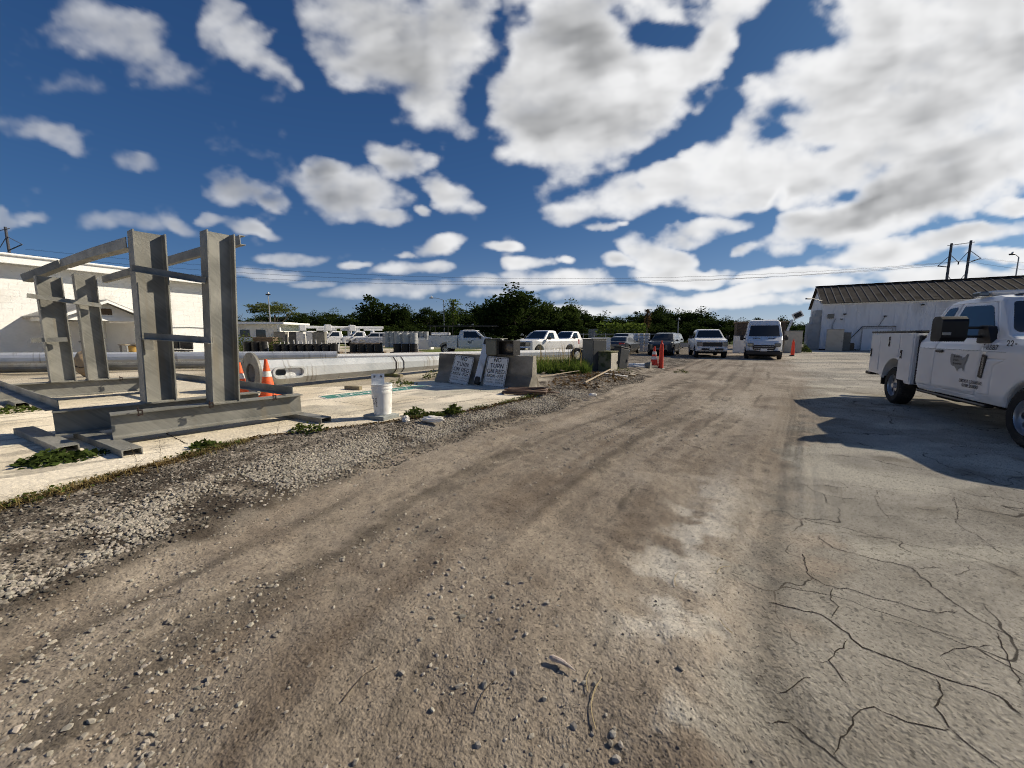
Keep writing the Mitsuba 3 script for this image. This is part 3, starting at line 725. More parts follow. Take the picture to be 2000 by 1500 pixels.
# things lying about the frame
P = (-10.668, 9.042, 0.6)
mat('tarp_tan', dirty((.36, .27, .17), (.20, .14, .09), .6, 6), .9)
# a tan wrapped bundle standing between the rear uprights
sp = trimesh.creation.icosphere(subdivisions=3); v = np.array(sp.vertices)
v = v * [.30, .26, .42] * (1 + .30 * (nfbm(v * 2.3, 3, 4) - .5))[:, None]
P = (-13.34, 11.786, 0.2)
bag = one('canvas_bundle', (v + [P[0] - .27, P[1] + .5, .60], np.array(sp.faces)), 'tarp_tan', 'tan canvas bundle tied with dark cord between the rear uprights', 'bundle', smooth=True)
mat('cord_dark', (.03, .025, .022), .9)
th = np.linspace(0, 2 * np.pi, 30)
put(bag + '__cord', tube(np.c_[P[0] - .27 + .30 * np.cos(th), P[1] + .5 + .26 * np.sin(th), .56 + .06 * np.sin(th * 2 + 1)], .012, 6, False), 'cord_dark')
mat('old_timber', lambda p, n, uv: mix((.17, .14, .09), (.34, .30, .20), fbm(p.x * 30, p.y * 30, p.z * 2, 3)) * mix((1, 1, 1), (.75, .95, .6), smoothstep(.5, .7, N3(p, 4))), .9)
P = (-14.165, 12.392, 0.2)
one('timber_post', cat(box(P[0] - .30, P[0] - .18, P[1] + 1.0, P[1] + 1.12, .2, 1.62, .01), box(P[0] - .31, P[0] - .17, P[1] + .99, P[1] + 1.13, 1.62, 1.70)), 'old_timber', 'weathered mossy timber post behind the rear uprights', 'post')
mat('black_plastic', dirty((.012, .012, .013), (.05, .048, .045), .5, 8), .5)
mat('glossy_black', (.012, .012, .014), .22, coat=.6)
mat('white_plastic', dirty((.74, .74, .73), (.45, .42, .37), .35, 5), .4)
for (px, w_, lab, col) in ((-9.35, .26, 'black plastic case lying on the rear base beam', 'black_plastic'), (-8.95, .2, 'white plastic case lying on the slab behind the rear beam', 'white_plastic')):
    one('plastic_case', mv(box(-w_, w_, -.10, .10, 0, .10, .02), px - .25, 8.35 + (px + 9.35) * .5, .2, rz=40), col, lab, 'case')

# ---------------------------------------------------------------- the big galvanised mast on the ground
def octagon(r):
    return [(r * math.cos(math.radians(22.5 + 45 * i)), r * math.sin(math.radians(22.5 + 45 * i))) for i in range(8)]


def tapered(length, r0, r1, t=.02, sides=8, rot=22.5):
    pr0 = [(math.cos(math.radians(rot + 360 / sides * i)), math.sin(math.radians(rot + 360 / sides * i))) for i in range(sides)]
    o = Manifold.extrude(cs([(r0 * x, r0 * y) for x, y in pr0]), length, 0, 0, (r1 / r0, r1 / r0))
    i = Manifold.extrude(cs([((r0 - t) * x, (r0 - t) * y) for x, y in pr0]), length + .2, 0, 0, (r1 / r0, r1 / r0)).translate([0, 0, -.1])
    return (o - i).transform(np.array([[0, 0, 1, 0], [1, 0, 0, 0], [0, 1, 0, 0]], float))


mat('mast_zinc', zinc((.44, .47, .49), (.66, .68, .69), .6), .36, metal=.3, spec=.5)
mat('mast_dark', (.03, .03, .03), .8)
ms = thing('steel_mast', 'long eight-sided galvanised steel mast with a flanged end lying beyond the slab', 'mast')
M0, M1 = np.array([-6.17, 9.13, .60]), np.array([-6.30 + .575 * 9.2, 8.95 + .818 * 9.2, .50])
body = tapered(9.2, .335, .195)
# the oval hand hole is cut on the side that faces the drive
hole = prism(rounded(box_poly := [(.34, -.105), (1.02, -.105), (1.02, .105), (.34, .105)], .10), 'y', -.6, -.1)
body = body - hole
part(ms, 'shaft', beam(body, M0, M1), 'mast_zinc')
ring = prism(rounded([(.29, -.15), (1.07, -.15), (1.07, .15), (.29, .15)], .145), 'y', -.345, -.255) - prism(rounded(box_poly, .10), 'y', -.6, -.1)
part(ms, 'hand_hole_rim', beam(ring, M0, M1), 'mast_zinc')
part(ms, 'hand_hole_plate', beam(prism(rounded(box_poly, .10), 'y', -.235, -.22) - prism(rounded([(.38, -.075), (.64, -.075), (.64, .075), (.38, .075)], .07), 'y', -.3, -.1), M0, M1), 'bright_zinc')
fl = Manifold.extrude(CrossSection.circle(.50, 48), .055) - Manifold.extrude(CrossSection.circle(.24, 40), .2).translate([0, 0, -.05])
for i in range(10):
    fl -= Manifold.cylinder(.3, .026, .026, 12).translate([.42 * math.cos(i * .628), .42 * math.sin(i * .628), -.1])
fl = fl.transform(np.array([[0, 0, 1, -.056], [1, 0, 0, 0], [0, 1, 0, 0]], float))
part(ms, 'flange', beam(fl, M0, M1), 'old_zinc', smooth=30)
for sx in (3.95, 4.25):
    part(ms, 'strap', beam(arr(tapered(.03, .325 - .0152 * sx + .026, .325 - .0152 * sx + .026, .006).translate([sx, 0, 0])), M0, M1), 'cord_dark')
for sx in (.4, 4.1, 8.2):
    c = M0 + (M1 - M0) / 9.2 * sx
    one('timber_block', mv(box(-.45, .45, -.06, .06, 0, .10, .008), c[0], c[1], .17, rz=-35), 'old_timber', {.4: 'timber bearer under the flanged end of the long mast', 4.1: 'timber bearer under the strapped middle of the long mast', 8.2: 'timber bearer under the far end of the long mast'}[sx], 'timber')

mat('thin_zinc', zinc((.55, .58, .61), (.74, .76, .78), .8), .3, metal=.4, spec=.5)
pm = thing('steel_pole', 'long bluish galvanised pole lying across the yard behind the steel frame', 'pole')
part(pm, 'shaft', beam(tapered(15.5, .27, .19, .02, 12, 15), (-22.5, 12.3, .66), (-8.6, 16.8, .62)), 'thin_zinc')
for q in (8.9, 11.6):
    part(pm, 'strap', beam(arr(tapered(.04, .235, .235, .006, 12, 15).translate([q, 0, 0])), (-22.5, 12.3, .66), (-8.6, 16.8, .62)), 'cord_dark')
one('steel_pole', beam(tapered(15, .16, .12, .01, 12, 15), (-22, 11.5, .40), (-8.8, 15.6, .40)), 'old_zinc', 'thin dull pole on the ground in front of the bluish pole', 'pole')
mat('white_pole', dirty((.78, .78, .77), (.6, .58, .52), .3, 2), .35, coat=.3)
one('steel_pole', beam(tapered(17.5, .17, .24, .015, 8), (-12.2, 17.3, .42), (4.05, 23.9, .42)), 'white_pole', 'white painted pole lying behind the mast and the concrete barrier', 'pole')
one('steel_pole', beam(tapered(11, .11, .13, .012, 8), (-10.4, 20.6, .28), (-.2, 24.8, .28)), 'white_pole', 'slim white pole on the ground behind the other white pole', 'pole')
for x, y, lab in ((-3.9, 20.4, 'timber bearer under the white pole'), (-9.6, 18.2, 'timber bearer under the near end of the white pole'), (-15.5, 14.2, 'timber bearer under the bluish pole')):
    one('timber_block', mv(box(-.5, .5, -.09, .09, 0, .18, .01), x, y, .05, rz=-60), 'old_timber', lab, 'timber')

# ---------------------------------------------------------------- cones, bucket, signs
def cone_color(p, n, uv):
    c = mix((.80, .13, .035), (.62, .07, .02), smoothstep(.45, .75, F3(p, 6)))
    return mix(c, mi.Color3f(.33, .12, .07), smoothstep(.55, .8, fbm(p.x * 20, p.y * 20, p.z * 8, 3)) * .6)


mat('cone_orange', cone_color, .5, spec=.4)
mat('cone_white', dirty((.70, .69, .66), (.45, .40, .34), .6, 20), .5)
mat('cone_red', dirty((.68, .05, .02), (.45, .04, .02), .5, 8), .45)


def cone(x, y, z, h, label, group=None, bands=1, lean=0, m='cone_orange'):
    t = thing('traffic_cone', label, 'traffic cone', group)
    prof = lambda a, b, o=0: [(0.145 * h / .75 * (1 - q) + .026 * q + o, .03 + q * (h - .03)) for q in np.linspace(a, b, 5)]
    tw = T().translate([x, y, z]).rotate([0, 1, 0], lean)
    part(t, 'base', box(-.18, .18, -.18, .18, 0, .035, .012), m if bands == 1 else 'black_plastic', tw=tw)
    part(t, 'shell', lathe([(0.155 * h / .75, .03)] + prof(0, 1) + [(.020, h), (.018, h - .05)], 24), m, 30, tw)
    for q in range(bands):
        a = .52 if bands == 1 else (.42 + .22 * q)
        part(t, 'reflective_band', lathe(prof(a, a + (.15 if bands == 1 else .13), .003), 24), 'cone_white', 30, tw)
    return t


cone(-5.22, 8.15, .2, .80, 'orange traffic cone with one white band beside the mast flange')
cone(-5.72, 8.05, .2, .74, 'orange traffic cone mostly hidden behind the front right upright')
cone(6.28, 17.0, 0, 1.03, 'orange cone with two white bands beside the tall red marker post', bands=2, m='cone_red')


def marker(x, y, h, label, r=.07):
    t = thing('marker_post', label, 'marker post')
    part(t, 'base', lathe([(0, 0), (.2, 0), (.2, .03), (.17, .07), (0, .075)], 8), 'black_plastic', tw=xf(x, y))
    part(t, 'tube', lathe([(r * 1.25, .06), (r * 1.15, h * .3), (r * .85, h - .12), (r * .55, h - .07), (.035, h - .04), (.03, h), (0, h)], 16), 'cone_red', 30, xf(x, y))
    part(t, 'grip', lathe([(.028, h), (.03, h + .05), (0, h + .06)], 10), 'cone_red', 30, xf(x, y))


marker(6.55, 16.9, 1.22, 'tall red plastic marker post beside the orange cone', .085)
marker(20.6, 28.3, 1.15, 'red marker post in front of the tan cabinet by the metal building', .10)

bx, by = -2.06, 6.03
mat('bucket_mat', lambda p, n, uv: mix((.80, .79, .76), (.42, .39, .34), smoothstep(.5, .75, fbm(p.x * 9, p.y * 9, p.z * 5, 3)) * .75 * smoothstep(.75, .2, p.z)), .38, spec=.5)
bk = thing('plastic_bucket', 'white plastic bucket with faded black print standing on a grey block', 'bucket')
part(bk, 'body', lathe([(0, .262), (.128, .262), (.132, .27), (.150, .60), (.158, .602), (.158, .640), (.152, .642), (.153, .668), (.160, .669), (.160, .690), (.154, .692), (.155, .718), (.163, .72), (.163, .742), (.150, .742), (.148, .70), (.130, .30), (0, .30)], 40), 'bucket_mat', 25, xf(bx, by))
part(bk, 'handle', tube([(.165 * math.cos(a), .165 * math.sin(a), .66 - .10 * math.sin((a + .3) / 3.1 * math.pi)) for a in np.linspace(-.3, 2.8, 16)], .0035, 6), 'old_zinc', tw=xf(bx, by))
mat('faded_ink', (.16, .14, .13), .7)
for i in range(2):
    v, f = cat(*[arr(Manifold.cube([.012, .026 - .008 * (q % 2), .001]).translate([q * .02, .004 * (q % 3), 0]).refine(3)) for q in range(7 - i)])
    a0 = math.radians(-128)
    ang = a0 + (v[:, 1] - .06 + i * .055) / -.148
    zz = .53 - v[:, 0]
    rr = .1345 + (zz - .27) * .0545 + v[:, 2] + .0012
    put(bk + '__faded_print', (np.c_[rr * np.cos(ang) + bx, rr * np.sin(ang) + by, zz], f), 'faded_ink')
mat('block_mat', dirty((.27, .29, .28), (.15, .16, .15), .7, 8), .8)
one('concrete_block', mv(box(-.22, .22, -.17, .17, 0, .058, .006), bx - .02, by - .02, .2, rz=-28), 'block_mat', 'flat grey block under the white bucket', 'block')
pl = thing('sign_plate', 'blank white metal plate with two bolt holes standing in the bucket', 'plate')
plate = prism(rounded([(-.098, 0), (.098, 0), (.098, .40), (-.098, .40)], .012), 'y', 0, .004)
for s in (-1, 1):
    plate -= Manifold.cylinder(.1, .011, .011, 12).transform(np.array([[1, 0, 0, s * .05], [0, 0, 1, -.05], [0, 1, 0, .355]], float))
mat('plate_white', dirty((.72, .76, .80), (.6, .64, .68), .3, 8), .35)
mat('bolt_dark', (.04, .04, .05), .5, metal=.5)
part(pl, 'panel', plate, 'plate_white', tw=xf(bx - .045, by - .05, .505, 8) @ T().rotate([1, 0, 0], -4))
for s in (-1, 1):
    part(pl, 'grommet', mv(lathe([(.011, -.002), (.017, -.002), (.017, .004), (.011, .004)], 14, True), s * .05, 0, .355, rx=90), 'bolt_dark', tw=xf(bx - .045, by - .05, .505, 8) @ T().rotate([1, 0, 0], -4))
mat('rag_mat', dirty((.72, .70, .66), (.5, .46, .4), .5, 12), .9)
for c, s, lab in (((-1.233, 5.856, 0.19), (.17, .07, .05), 'crumpled white rag lying at the slab edge'), ((-1.637, 5.82, 0.19), (.055, .05, .06), 'small crumpled white paper beside the bucket block'), ((1.878, 8.876, 0.1), (.09, .05, .04), 'small white scrap on the gravel in front of the debris')):
    sp = trimesh.creation.icosphere(subdivisions=3); v = np.array(sp.vertices)
    v = v * (1 + .9 * (nfbm(v * 2.6 + s[0] * 50, 4, 3) - .5))[:, None] * s
    one('rag', (v + [c[0], c[1], c[2] + .02], np.array(sp.faces)), 'rag_mat', lab, 'rag', smooth=30)

# long green street sign lying flat
mat('sign_green', dirty((.015, .16, .11), (.10, .30, .25), .6, 4), .35)
mat('sign_white', dirty((.62, .635, .63), (.42, .44, .43), .6, 6), .4)
sg = thing('street_sign', 'long green and white street sign lying flat on the slab', 'sign')
A, B_ = np.array((-3.774, 7.771, 0.2)), np.array((-1.998, 9.657, 0.2))
L = math.dist(A, B_); ang = math.degrees(math.atan2(B_[1] - A[1], B_[0] - A[0]))
tw = xf(A[0], A[1], .204, ang)
part(sg, 'panel', prism(rounded([(0, 0), (L, 0), (L, .52), (0, .52)], .04), 'z', 0, .004), 'sign_white', tw=tw)
part(sg, 'green_field', prism(rounded([(.03, .03), (L - .03, .03), (L - .03, .49), (.03, .49)], .03), 'z', .0042, .0055), 'sign_green', tw=tw)
part(sg, 'white_lettering', cat(*[mv(box(-.02, .02, -.11, .11, 0, .001), .32 + q * .115 + .03 * (q % 3), .26, .0056, rz=(0, 24, -24, 90)[q % 4]) for q in range(15)]), 'sign_white', tw=tw, kind='stuff')
P = (-3.832, 9.193, 0.2)
one('timber_block', mv(box(-.22, .22, -.055, .055, 0, .09, .006), P[0], P[1], .2, rz=-18), 'old_timber', 'short cut timber block lying behind the green sign', 'timber')
P = (-3.058, 10.857, 0.2)

# ---------------------------------------------------------------- the concrete barrier and what leans on it
mat('barrier_mat', lambda p, n, uv: mix(mix((.13, .122, .105), (.31, .29, .25), smoothstep(.3, .75, fbm(p.x * 1.6, p.y * 1.6, p.z * 2.5, 4))), mi.Color3f(.10, .08, .06), smoothstep(.56, .76, fbm(p.x * 5 + p.y * 5, 3, p.z * .8, 3)) * .6) * (.85 + .3 * N3(p, 60)), .92, spec=.15, bump=(lambda p, n, uv: F3(p, 16, 3) + N3(p, 55) * .4, .012, .004))
ba, bb = np.array([-2.02, 10.98]), np.array([.56, 9.55])
bd = (bb - ba) / np.linalg.norm(bb - ba); bn = np.array([bd[1], -bd[0]])        # bn looks to the camera
L = float(np.linalg.norm(bb - ba))
prof = [(-.30, 0), (.30, 0), (.30, .08), (.14, .30), (.085, .80), (-.085, .80), (-.14, .30), (-.30, .08)]
v, f = arr(prism(prof, 'x', 0, L).refine_to_length(.09))
v = v + (nfbm(v * 5, 3, 3) - .5)[:, None] * [.03, .03, .03]
bar = one('concrete_barrier', beam((v, f), (*ba, .19), (*bb, .19)), 'barrier_mat', 'stained concrete barrier with two white signs leaning on it', 'barrier', smooth=40)
rz = math.degrees(math.atan2(bd[1], bd[0]))
mat('sign_black', (.012, .012, .013), .5)
SIGN = [('NO', .105, .650, 0), ('TURN', .105, .500, 0), ('ON RED', .105, .350, 0), ('MON-FRI', .075, .242, 0), ('9:00 AM - 11:00 AM', .040, .165, 0), ('2:00 PM - 3:00 PM', .040, .095, 0)]


def no_turn(u, roll, label):
    t = thing('road_sign', label, 'road sign')
    tw = xf(*(ba + bd * u + bn * .40), .203, rz + 4) @ T().rotate([1, 0, 0], -17).rotate([0, 1, 0], roll)
    part(t, 'panel', prism(rounded([(-.305, 0), (.305, 0), (.305, .78), (-.305, .78)], .04), 'y', 0, .004), 'sign_white', tw=tw)
    bo = prism(rounded([(-.29, .015), (.29, .015), (.29, .765), (-.29, .765)], .035), 'y', -.0015, -.0002) - prism(rounded([(-.278, .027), (.278, .027), (.278, .753), (-.278, .753)], .03), 'y', -.01, .01)
    part(t, 'black_border', bo, 'sign_black', tw=tw)
    for s, hgt, z, _ in SIGN:
        m = text_mesh(s, hgt, .0012, hgt > .06)
        v, f = arr(m)
        w = v[:, 0].max() - v[:, 0].min()
        k = min(1.0, .50 / w)
        v = np.c_[(v[:, 0] - v[:, 0].min() - w / 2) * k, -v[:, 2] - .0003, v[:, 1] + z]
        part(t, 'lettering', (v, f), 'sign_black', tw=tw)
    for z in (.06, .735):
        part(t, 'bolt_hole', mv(lathe([(0, -.001), (.008, -.001), (.008, .0), (0, .0)], 10), 0, -.001, z, rx=90), 'bolt_dark', tw=tw)


no_turn(.87, 7, 'white no turn on red sign leaning left of the metal housing')
no_turn(1.98, 3, 'white no turn on red sign leaning nearest the barrier right end')
mat('dull_aluminium', zinc((.42, .44, .47), (.60, .62, .65)), .35, metal=.5)
al = thing('metal_housing', 'long pale aluminium channel leaning between the two white signs', 'metal housing')
tw = xf(*(ba + bd * 1.43 + bn * .36), .2, rz) @ T().rotate([1, 0, 0], -13).rotate([0, 1, 0], 9)
part(al, 'channel', prism([(-.10, 0), (.10, 0), (.10, .09), (.085, .09), (.085, .015), (-.085, .015), (-.085, .09), (-.10, .09)], 'z', .12, 1.05), 'dull_aluminium', tw=tw)
part(al, 'foot', box(-.085, .085, -.03, .10, .03, .24, .03), 'black_plastic', tw=tw)
part(al, 'end_cap', box(-.115, .115, -.02, .12, 1.05, 1.30, .012), 'dull_aluminium', tw=tw)
part(al, 'latch', box(-.08, .08, -.03, -.0202, 1.10, 1.24, .005), 'black_plastic', tw=tw)
mat('signal_grey', dirty((.13, .135, .115), (.22, .21, .18), .6, 7), .7)
top = ba + bd * 1.86
sgn = thing('signal_box', 'grey green metal box standing on the barrier behind the metal housing', 'box')
part(sgn, 'body', mv(box(-.16, .16, -.18, .18, 0, .40, .02), *(ba + bd * 1.78), .995, rz=rz), 'signal_grey')
part(sgn, 'lid', mv(box(-.165, .30, -.19, .19, .402, .43, .006), *(ba + bd * 1.78), .995, rz=rz), 'signal_grey')
ped = thing('pedestrian_signal', 'open black signal box with a round lens standing on the barrier', 'signal box')
c2 = (*(ba + bd * 2.22), .995)
hb = Manifold.cube([.46, .36, .38]).translate([-.23, -.18, 0]) - Manifold.cube([.41, .3, .33]).translate([-.205, -.30, .025])
part(ped, 'housing', mv(hb, *c2, rz=rz), 'black_plastic')
mat('lens_dark', (.09, .075, .06), .25, coat=.8)
part(ped, 'lens', mv(lathe([(0, .012), (.06, .022), (.125, .004), (.135, 0), (.135, -.02), (0, -.02)], 28), 0, 0, 0, rx=90), 'lens_dark', 30, T().translate(list(c2)).rotate([0, 0, 1], rz).translate([.02, -.02, .19]))
part(ped, 'visor', mv(box(-.23, .23, -.24, -.182, .37, .385), *c2, rz=rz), 'black_plastic')

# coiled hose
mat('hose_mat', dirty((.12, .075, .055), (.25, .17, .12), .6, 9), .6)
P = (0.287, 8.537, 0.2)
pts = []
for i in range(260):
    a = i / 260 * 2 * math.pi * 6.4
    k = 1 + .10 * math.sin(i * .13) + .06 * math.sin(i * .37)
    pts.append((P[0] + .46 * k * math.cos(a), P[1] + .22 * k * math.sin(a), ground_z(P[0], P[1]) + .03 + .016 * (i / 40) + .012 * math.sin(a * 2 + i * .03)))
hs = one('hose_coil', tube(pts, .019, 7), 'hose_mat', 'coil of brown hose on the gravel in front of the barrier', 'hose', smooth=True)
put(hs + '__loose_end', tube([(P[0] + .35, P[1] + .15, .24), (P[0] + .6, P[1] + .10, .22), (P[0] + .8, P[1] + .22, .19)], .019, 7), 'hose_mat', True)

# cabinets beyond the barrier
mat('cab_dark', dirty((.045, .048, .050), (.09, .09, .085), .5, 4), .5)
mat('cab_grey', dirty((.17, .165, .145), (.28, .27, .24), .5, 4), .6)
mat('cab_tan', dirty((.42, .395, .34), (.28, .25, .20), .5, 3), .55)
mat('cab_white', dirty((.66, .66, .65), (.45, .44, .41), .4, 3), .45)
mat('cab_moss', lambda p, n, uv: mix((.20, .185, .12), (.07, .085, .03), smoothstep(.4, .65, F3(p, 5))), .85)


def cabinet(label, x, y, z, w, d, h, rz, m, side=None, tilt=0, doors=1, top=True):
    t = thing('metal_cabinet', label, 'cabinet')
    tw = xf(x, y, z, rz) @ T().rotate([0, 1, 0], tilt)
    part(t, 'body', box(-w / 2, w / 2, 0, d, 0, h, .012), side or m, tw=tw)
    for k in range(doors):
        a, b = -w / 2 + w / doors * k + .018, -w / 2 + w / doors * (k + 1) - .018
        dd = part(t, 'door', box(a, b, -.022, -.0005, .04, h - .04, .008), m, tw=tw)
        part(dd, 'handle', box(b - .09, b - .05, -.045, -.0225, h * .42, h * .42 + .13, .006), 'bolt_dark', tw=tw)
    if top:
        part(t, 'lid', box(-w / 2 - .03, w / 2 + .03, -.03, d + .03, h + .001, h + .035, .008), side or m, tw=tw)
    return t


def placed(pl, pr, z, d=.6):
    """Front left and front right corner on the ground: centre of the front, width, turn."""
    a, b = np.array(pl[:2]), np.array(pr[:2])
    return (*((a + b) / 2), z), float(np.linalg.norm(b - a)), math.degrees(math.atan2(b[1] - a[1], b[0] - a[0]))


c, w, r_ = placed((3.00, 14.35), (3.60, 14.75), .06)
cabinet('tall dark grey metal cabinet standing in the grass', *c, w, .55, 1.28, r_, 'cab_dark', 'cab_grey')
c, w, r_ = placed((3.62, 14.20), (4.04, 14.70), .06)
cabinet('small grey metal cabinet with mossy side and pale door', *c, w, .52, .82, 52, 'cab_tan', 'cab_moss')
cabinet('black cabinet leaning over behind the small mossy cabinet', 4.45, 15.5, .05, .55, .34, .95, 35, 'cab_dark', tilt=9)
one('white_board', mv(box(-.42, .42, 0, .03, 0, 1.36, .004), 3.62, 15.75, .05, rz=12), 'white_plastic', 'white board standing up behind the tall dark cabinet', 'board')
one('old_tyre', mv(lathe([(.19, -.09), (.28, -.10), (.33, -.07), (.335, 0), (.33, .07), (.28, .10), (.19, .09)], 30, True), 2.92, 17.2, .62, rx=88, rz=20), 'black_plastic', 'black tyre standing half hidden left of the tall dark cabinet', 'tyre', smooth=40)
# debris between the barrier and the cone
DEB = [(0, 0, 0.07, 0.02, 'pale split plank nearest the barrier in the debris'), (0, 0, 0.1, 0.02, 'short grey plank on top of the debris'), (0, 0, 0.09, 0.02, 'dark plank lying behind the grey plank'), (0, 0, 0.08, 0.02, 'straw coloured slat leaning in the debris'), (0, 0, 0.05, 0.03, 'thin bleached branch lying on the gravel'), (0, 0, 0.06, 0.02, 'brown bark strip at the edge of the gravel'), (0, 0, 0.12, 0.02, 'broken pale slab piece in front of the mossy cabinet'), (0, 0, 0.07, 0.02, 'thin white strip in the grass near the cone')]
DEBP = [((0.88, 11.93), (2.32, 13.32)), ((1.41, 15.54), (1.72, 12.82)), ((1.77, 16.54), (2.22, 14.05)), ((1.04, 12.99), (1.7, 15.54)), ((2.0, 10.46), (3.42, 13.32)), ((1.65, 11.15), (2.2, 10.91)), ((3.13, 12.99), (3.77, 12.51)), ((5.2, 17.09), (5.2, 15.09))]
mat('pale_wood', dirty((.42, .35, .25), (.22, .17, .12), .7, 9), .9)
mat('dark_wood', dirty((.12, .085, .06), (.22, .17, .12), .6, 9), .9)
for i, ((a, b), (_, _, w, t_, lab)) in enumerate(zip(DEBP, DEB)):
    a, b = (*a[:2], ground_z(*a[:2]) + .03 + .03 * (i % 3)), (*b[:2], ground_z(*b[:2]) + .05 + .04 * ((i + 1) % 3))
    one('plank', beam(box(0, math.dist(a, b), -w / 2, w / 2, 0, t_, .004), a, b), ('pale_wood', 'dark_wood', 'dark_wood', 'pale_wood', 'pale_wood', 'dark_wood', 'rag_mat', 'white_plastic')[i], lab, 'plank')
xy = np.c_[rng.uniform(.9, 4.6, 900), rng.uniform(9.8, 13.6, 900)]
k = (xy[:, 0] < pn(xy[:, 1], GRAV_Y, GRAV_X) - .25) & (xy[:, 0] > pn(xy[:, 1], SLAB_Y, SLAB_X) - .3)
p = np.c_[xy, height(xy[:, 0], xy[:, 1], False) + .03][k]
scene['debris_litter'] = mikit.ply(leaves(p, .11, rng, .8), 'brown_litter'); labels['debris_litter'] = {'kind': 'stuff', 'label': 'brown litter and dead stems between barrier and cabinets', 'category': 'litter'}
pp = thing('pipe_piece', 'short white pipe with a grey collar lying near the orange cone', 'pipe')
part(pp, 'pipe', tube([(5.05, 16.6, .17), (5.65, 16.3, .17)], .15, 16), 'white_plastic', 40)
part(pp, 'collar', tube([(5.66, 16.29, .2), (5.85, 16.18, .2)], [.15, .21], 16), 'cab_grey', 40)
one('concrete_chunk', mv(box(-.3, .3, -.18, .18, 0, .22, .05), 6.0, 16.6, -.02, rz=30), 'barrier_mat', 'grey concrete chunk left of the orange cone', 'concrete')
one('concrete_chunk', mv(box(-.14, .16, -.1, .1, 0, .06, .03), 4.2, 13.6, .08, rz=10), 'slab_mat', 'flat pale concrete chunk in front of the mossy cabinet', 'concrete')

# ---------------------------------------------------------------- vehicles
def paint(name, col, rough=.22, metal=0.0, dust=.25):
    def fn(p, n, uv):
        d = smoothstep(.5, .75, F3(p, 2.5, 3)) * dust * smoothstep(1.3, .4, p.z)
        return mix(col, (.40, .35, .29), d)
    return mat(name, fn, rough, metal, .5, coat=.9)


paint('paint_white', (.64, .645, .655))
paint('paint_black', (.018, .020, .024), .2, .3, .15)
paint('paint_slate', (.065, .075, .085), .22, .55, .2)
paint('paint_grey', (.10, .11, .125), .2, .6, .15)
scene['dark_glass'] = {'type': 'twosided', 'bsdf': {'type': 'principled', 'base_color': {'type': 'rgb', 'value': [.012, .016, .020]}, 'roughness': .04, 'specular': .85}}
mat('tyre_rubber', dirty((.014, .014, .014), (.10, .085, .07), .5, 7), .85)
mat('rim_metal', (.52, .53, .55), .3, metal=.8)
mat('dark_trim', (.014, .014, .016), .45)
mat('mirror_black', (.008, .008, .009), .35, spec=.25)
mat('chrome', (.75, .76, .78), .12, metal=1.0)
mat('head_lens', (.11, .12, .13), .10, metal=.4, spec=.9, coat=1)
mat('lamp_red', (.45, .012, .012), .15, coat=1)
mat('lamp_amber', (.75, .26, .03), .2, coat=1)
mat('plate_mat', (.72, .72, .70), .4)
mat('decal_grey', (.20, .205, .205), .5)
mat('decal_black', (.02, .02, .022), .5)
mat('under_black', (.006, .006, .006), .9)


def wheel(root, x, y, r, w, side, tw, detail=True, steel=False):
    """Tyre with a rim as its sub-part; side = +1 when the outer face looks to +y."""
    prof = [(r * .60, -w / 2), (r * .88, -w / 2 - .004), (r * .97, -w * .42), (r, -w * .30), (r, w * .30), (r * .97, w * .42), (r * .88, w / 2 + .004), (r * .60, w / 2)]
    ty = lathe(prof, 32, True)
    if detail:
        blocks = []
        for q in range(44):
            a = 360 / 44 * q
            for s in (-1, 1):
                blocks.append(mv(mv(box(r - .006, r + .007, s * w * .21 - w * .16, s * w * .21 + w * .16, -.014, .014), rx=0), ry=0))
                v, f = blocks[-1]
                v = np.c_[v[:, 0], v[:, 2], v[:, 1]]
                blocks[-1] = mv((v, f[:, ::-1]), rz=a + s * 3)
        ty = cat(ty, *blocks)
    M = tw @ T().translate([x, y, r]).rotate([1, 0, 0], -90 * side)
    k = part(root, 'wheel', ty, 'tyre_rubber', 35, M)
    d = w * .30
    disc = Manifold.cylinder(.02, r * .60, r * .60, 32).translate([0, 0, d - .03])
    n = 8 if not steel else 8
    for q in range(n):
        a = 2 * math.pi * q / n
        disc -= Manifold.cylinder(.2, r * .115, r * .115, 12).translate([r * .40 * math.cos(a), r * .40 * math.sin(a), d - .1])
    rimring = lathe([(r * .60, -w * .4), (r * .63, w * .46), (r * .60, w * .47), (r * .56, d)], 32, True)
    hub = lathe([(0, d + .05), (r * .13, d + .045), (r * .16, d - .02), (0, d - .02)], 20)
    part(k, 'rim', cat(disc, rimring, hub), 'rim_metal', 30, M)
    part(k, 'brake_disc', lathe([(0, d - .07), (r * .55, d - .07), (r * .55, d - .09), (0, d - .09)], 24), 'under_black', tw=M)
    return k


def solid(side, plan, front, grow=0.0, rr=.04):
    f = lambda p, r: rounded(p, r).offset(grow, JoinType.Round, 2, 16) if grow else rounded(p, r)
    return prism(f(side, rr), 'y', -1.6, 1.6) ^ prism(f(plan, .12), 'z', -.2, 4.2) ^ prism(f(front, .06), 'x', -8, 9)


def soften(m, edge=.07, it=6):
    v, f = arr(m.refine_to_length(edge))
    t = trimesh.Trimesh(v, f, process=True)
    trimesh.smoothing.filter_taubin(t, lamb=.5, nu=.51, iterations=it)
    return t


def seam(outer, poly, width=.008, depth=.02, side=-1):
    """A groove along an outline in the side (x, z) plane, cut only into the skin on one side."""
    c = cs(poly)
    ring = c.offset(width / 2, JoinType.Miter) - c.offset(-width / 2, JoinType.Miter)
    return prism(ring, 'y', -1.6 if side < 0 else .2, -.2 if side < 0 else 1.6)


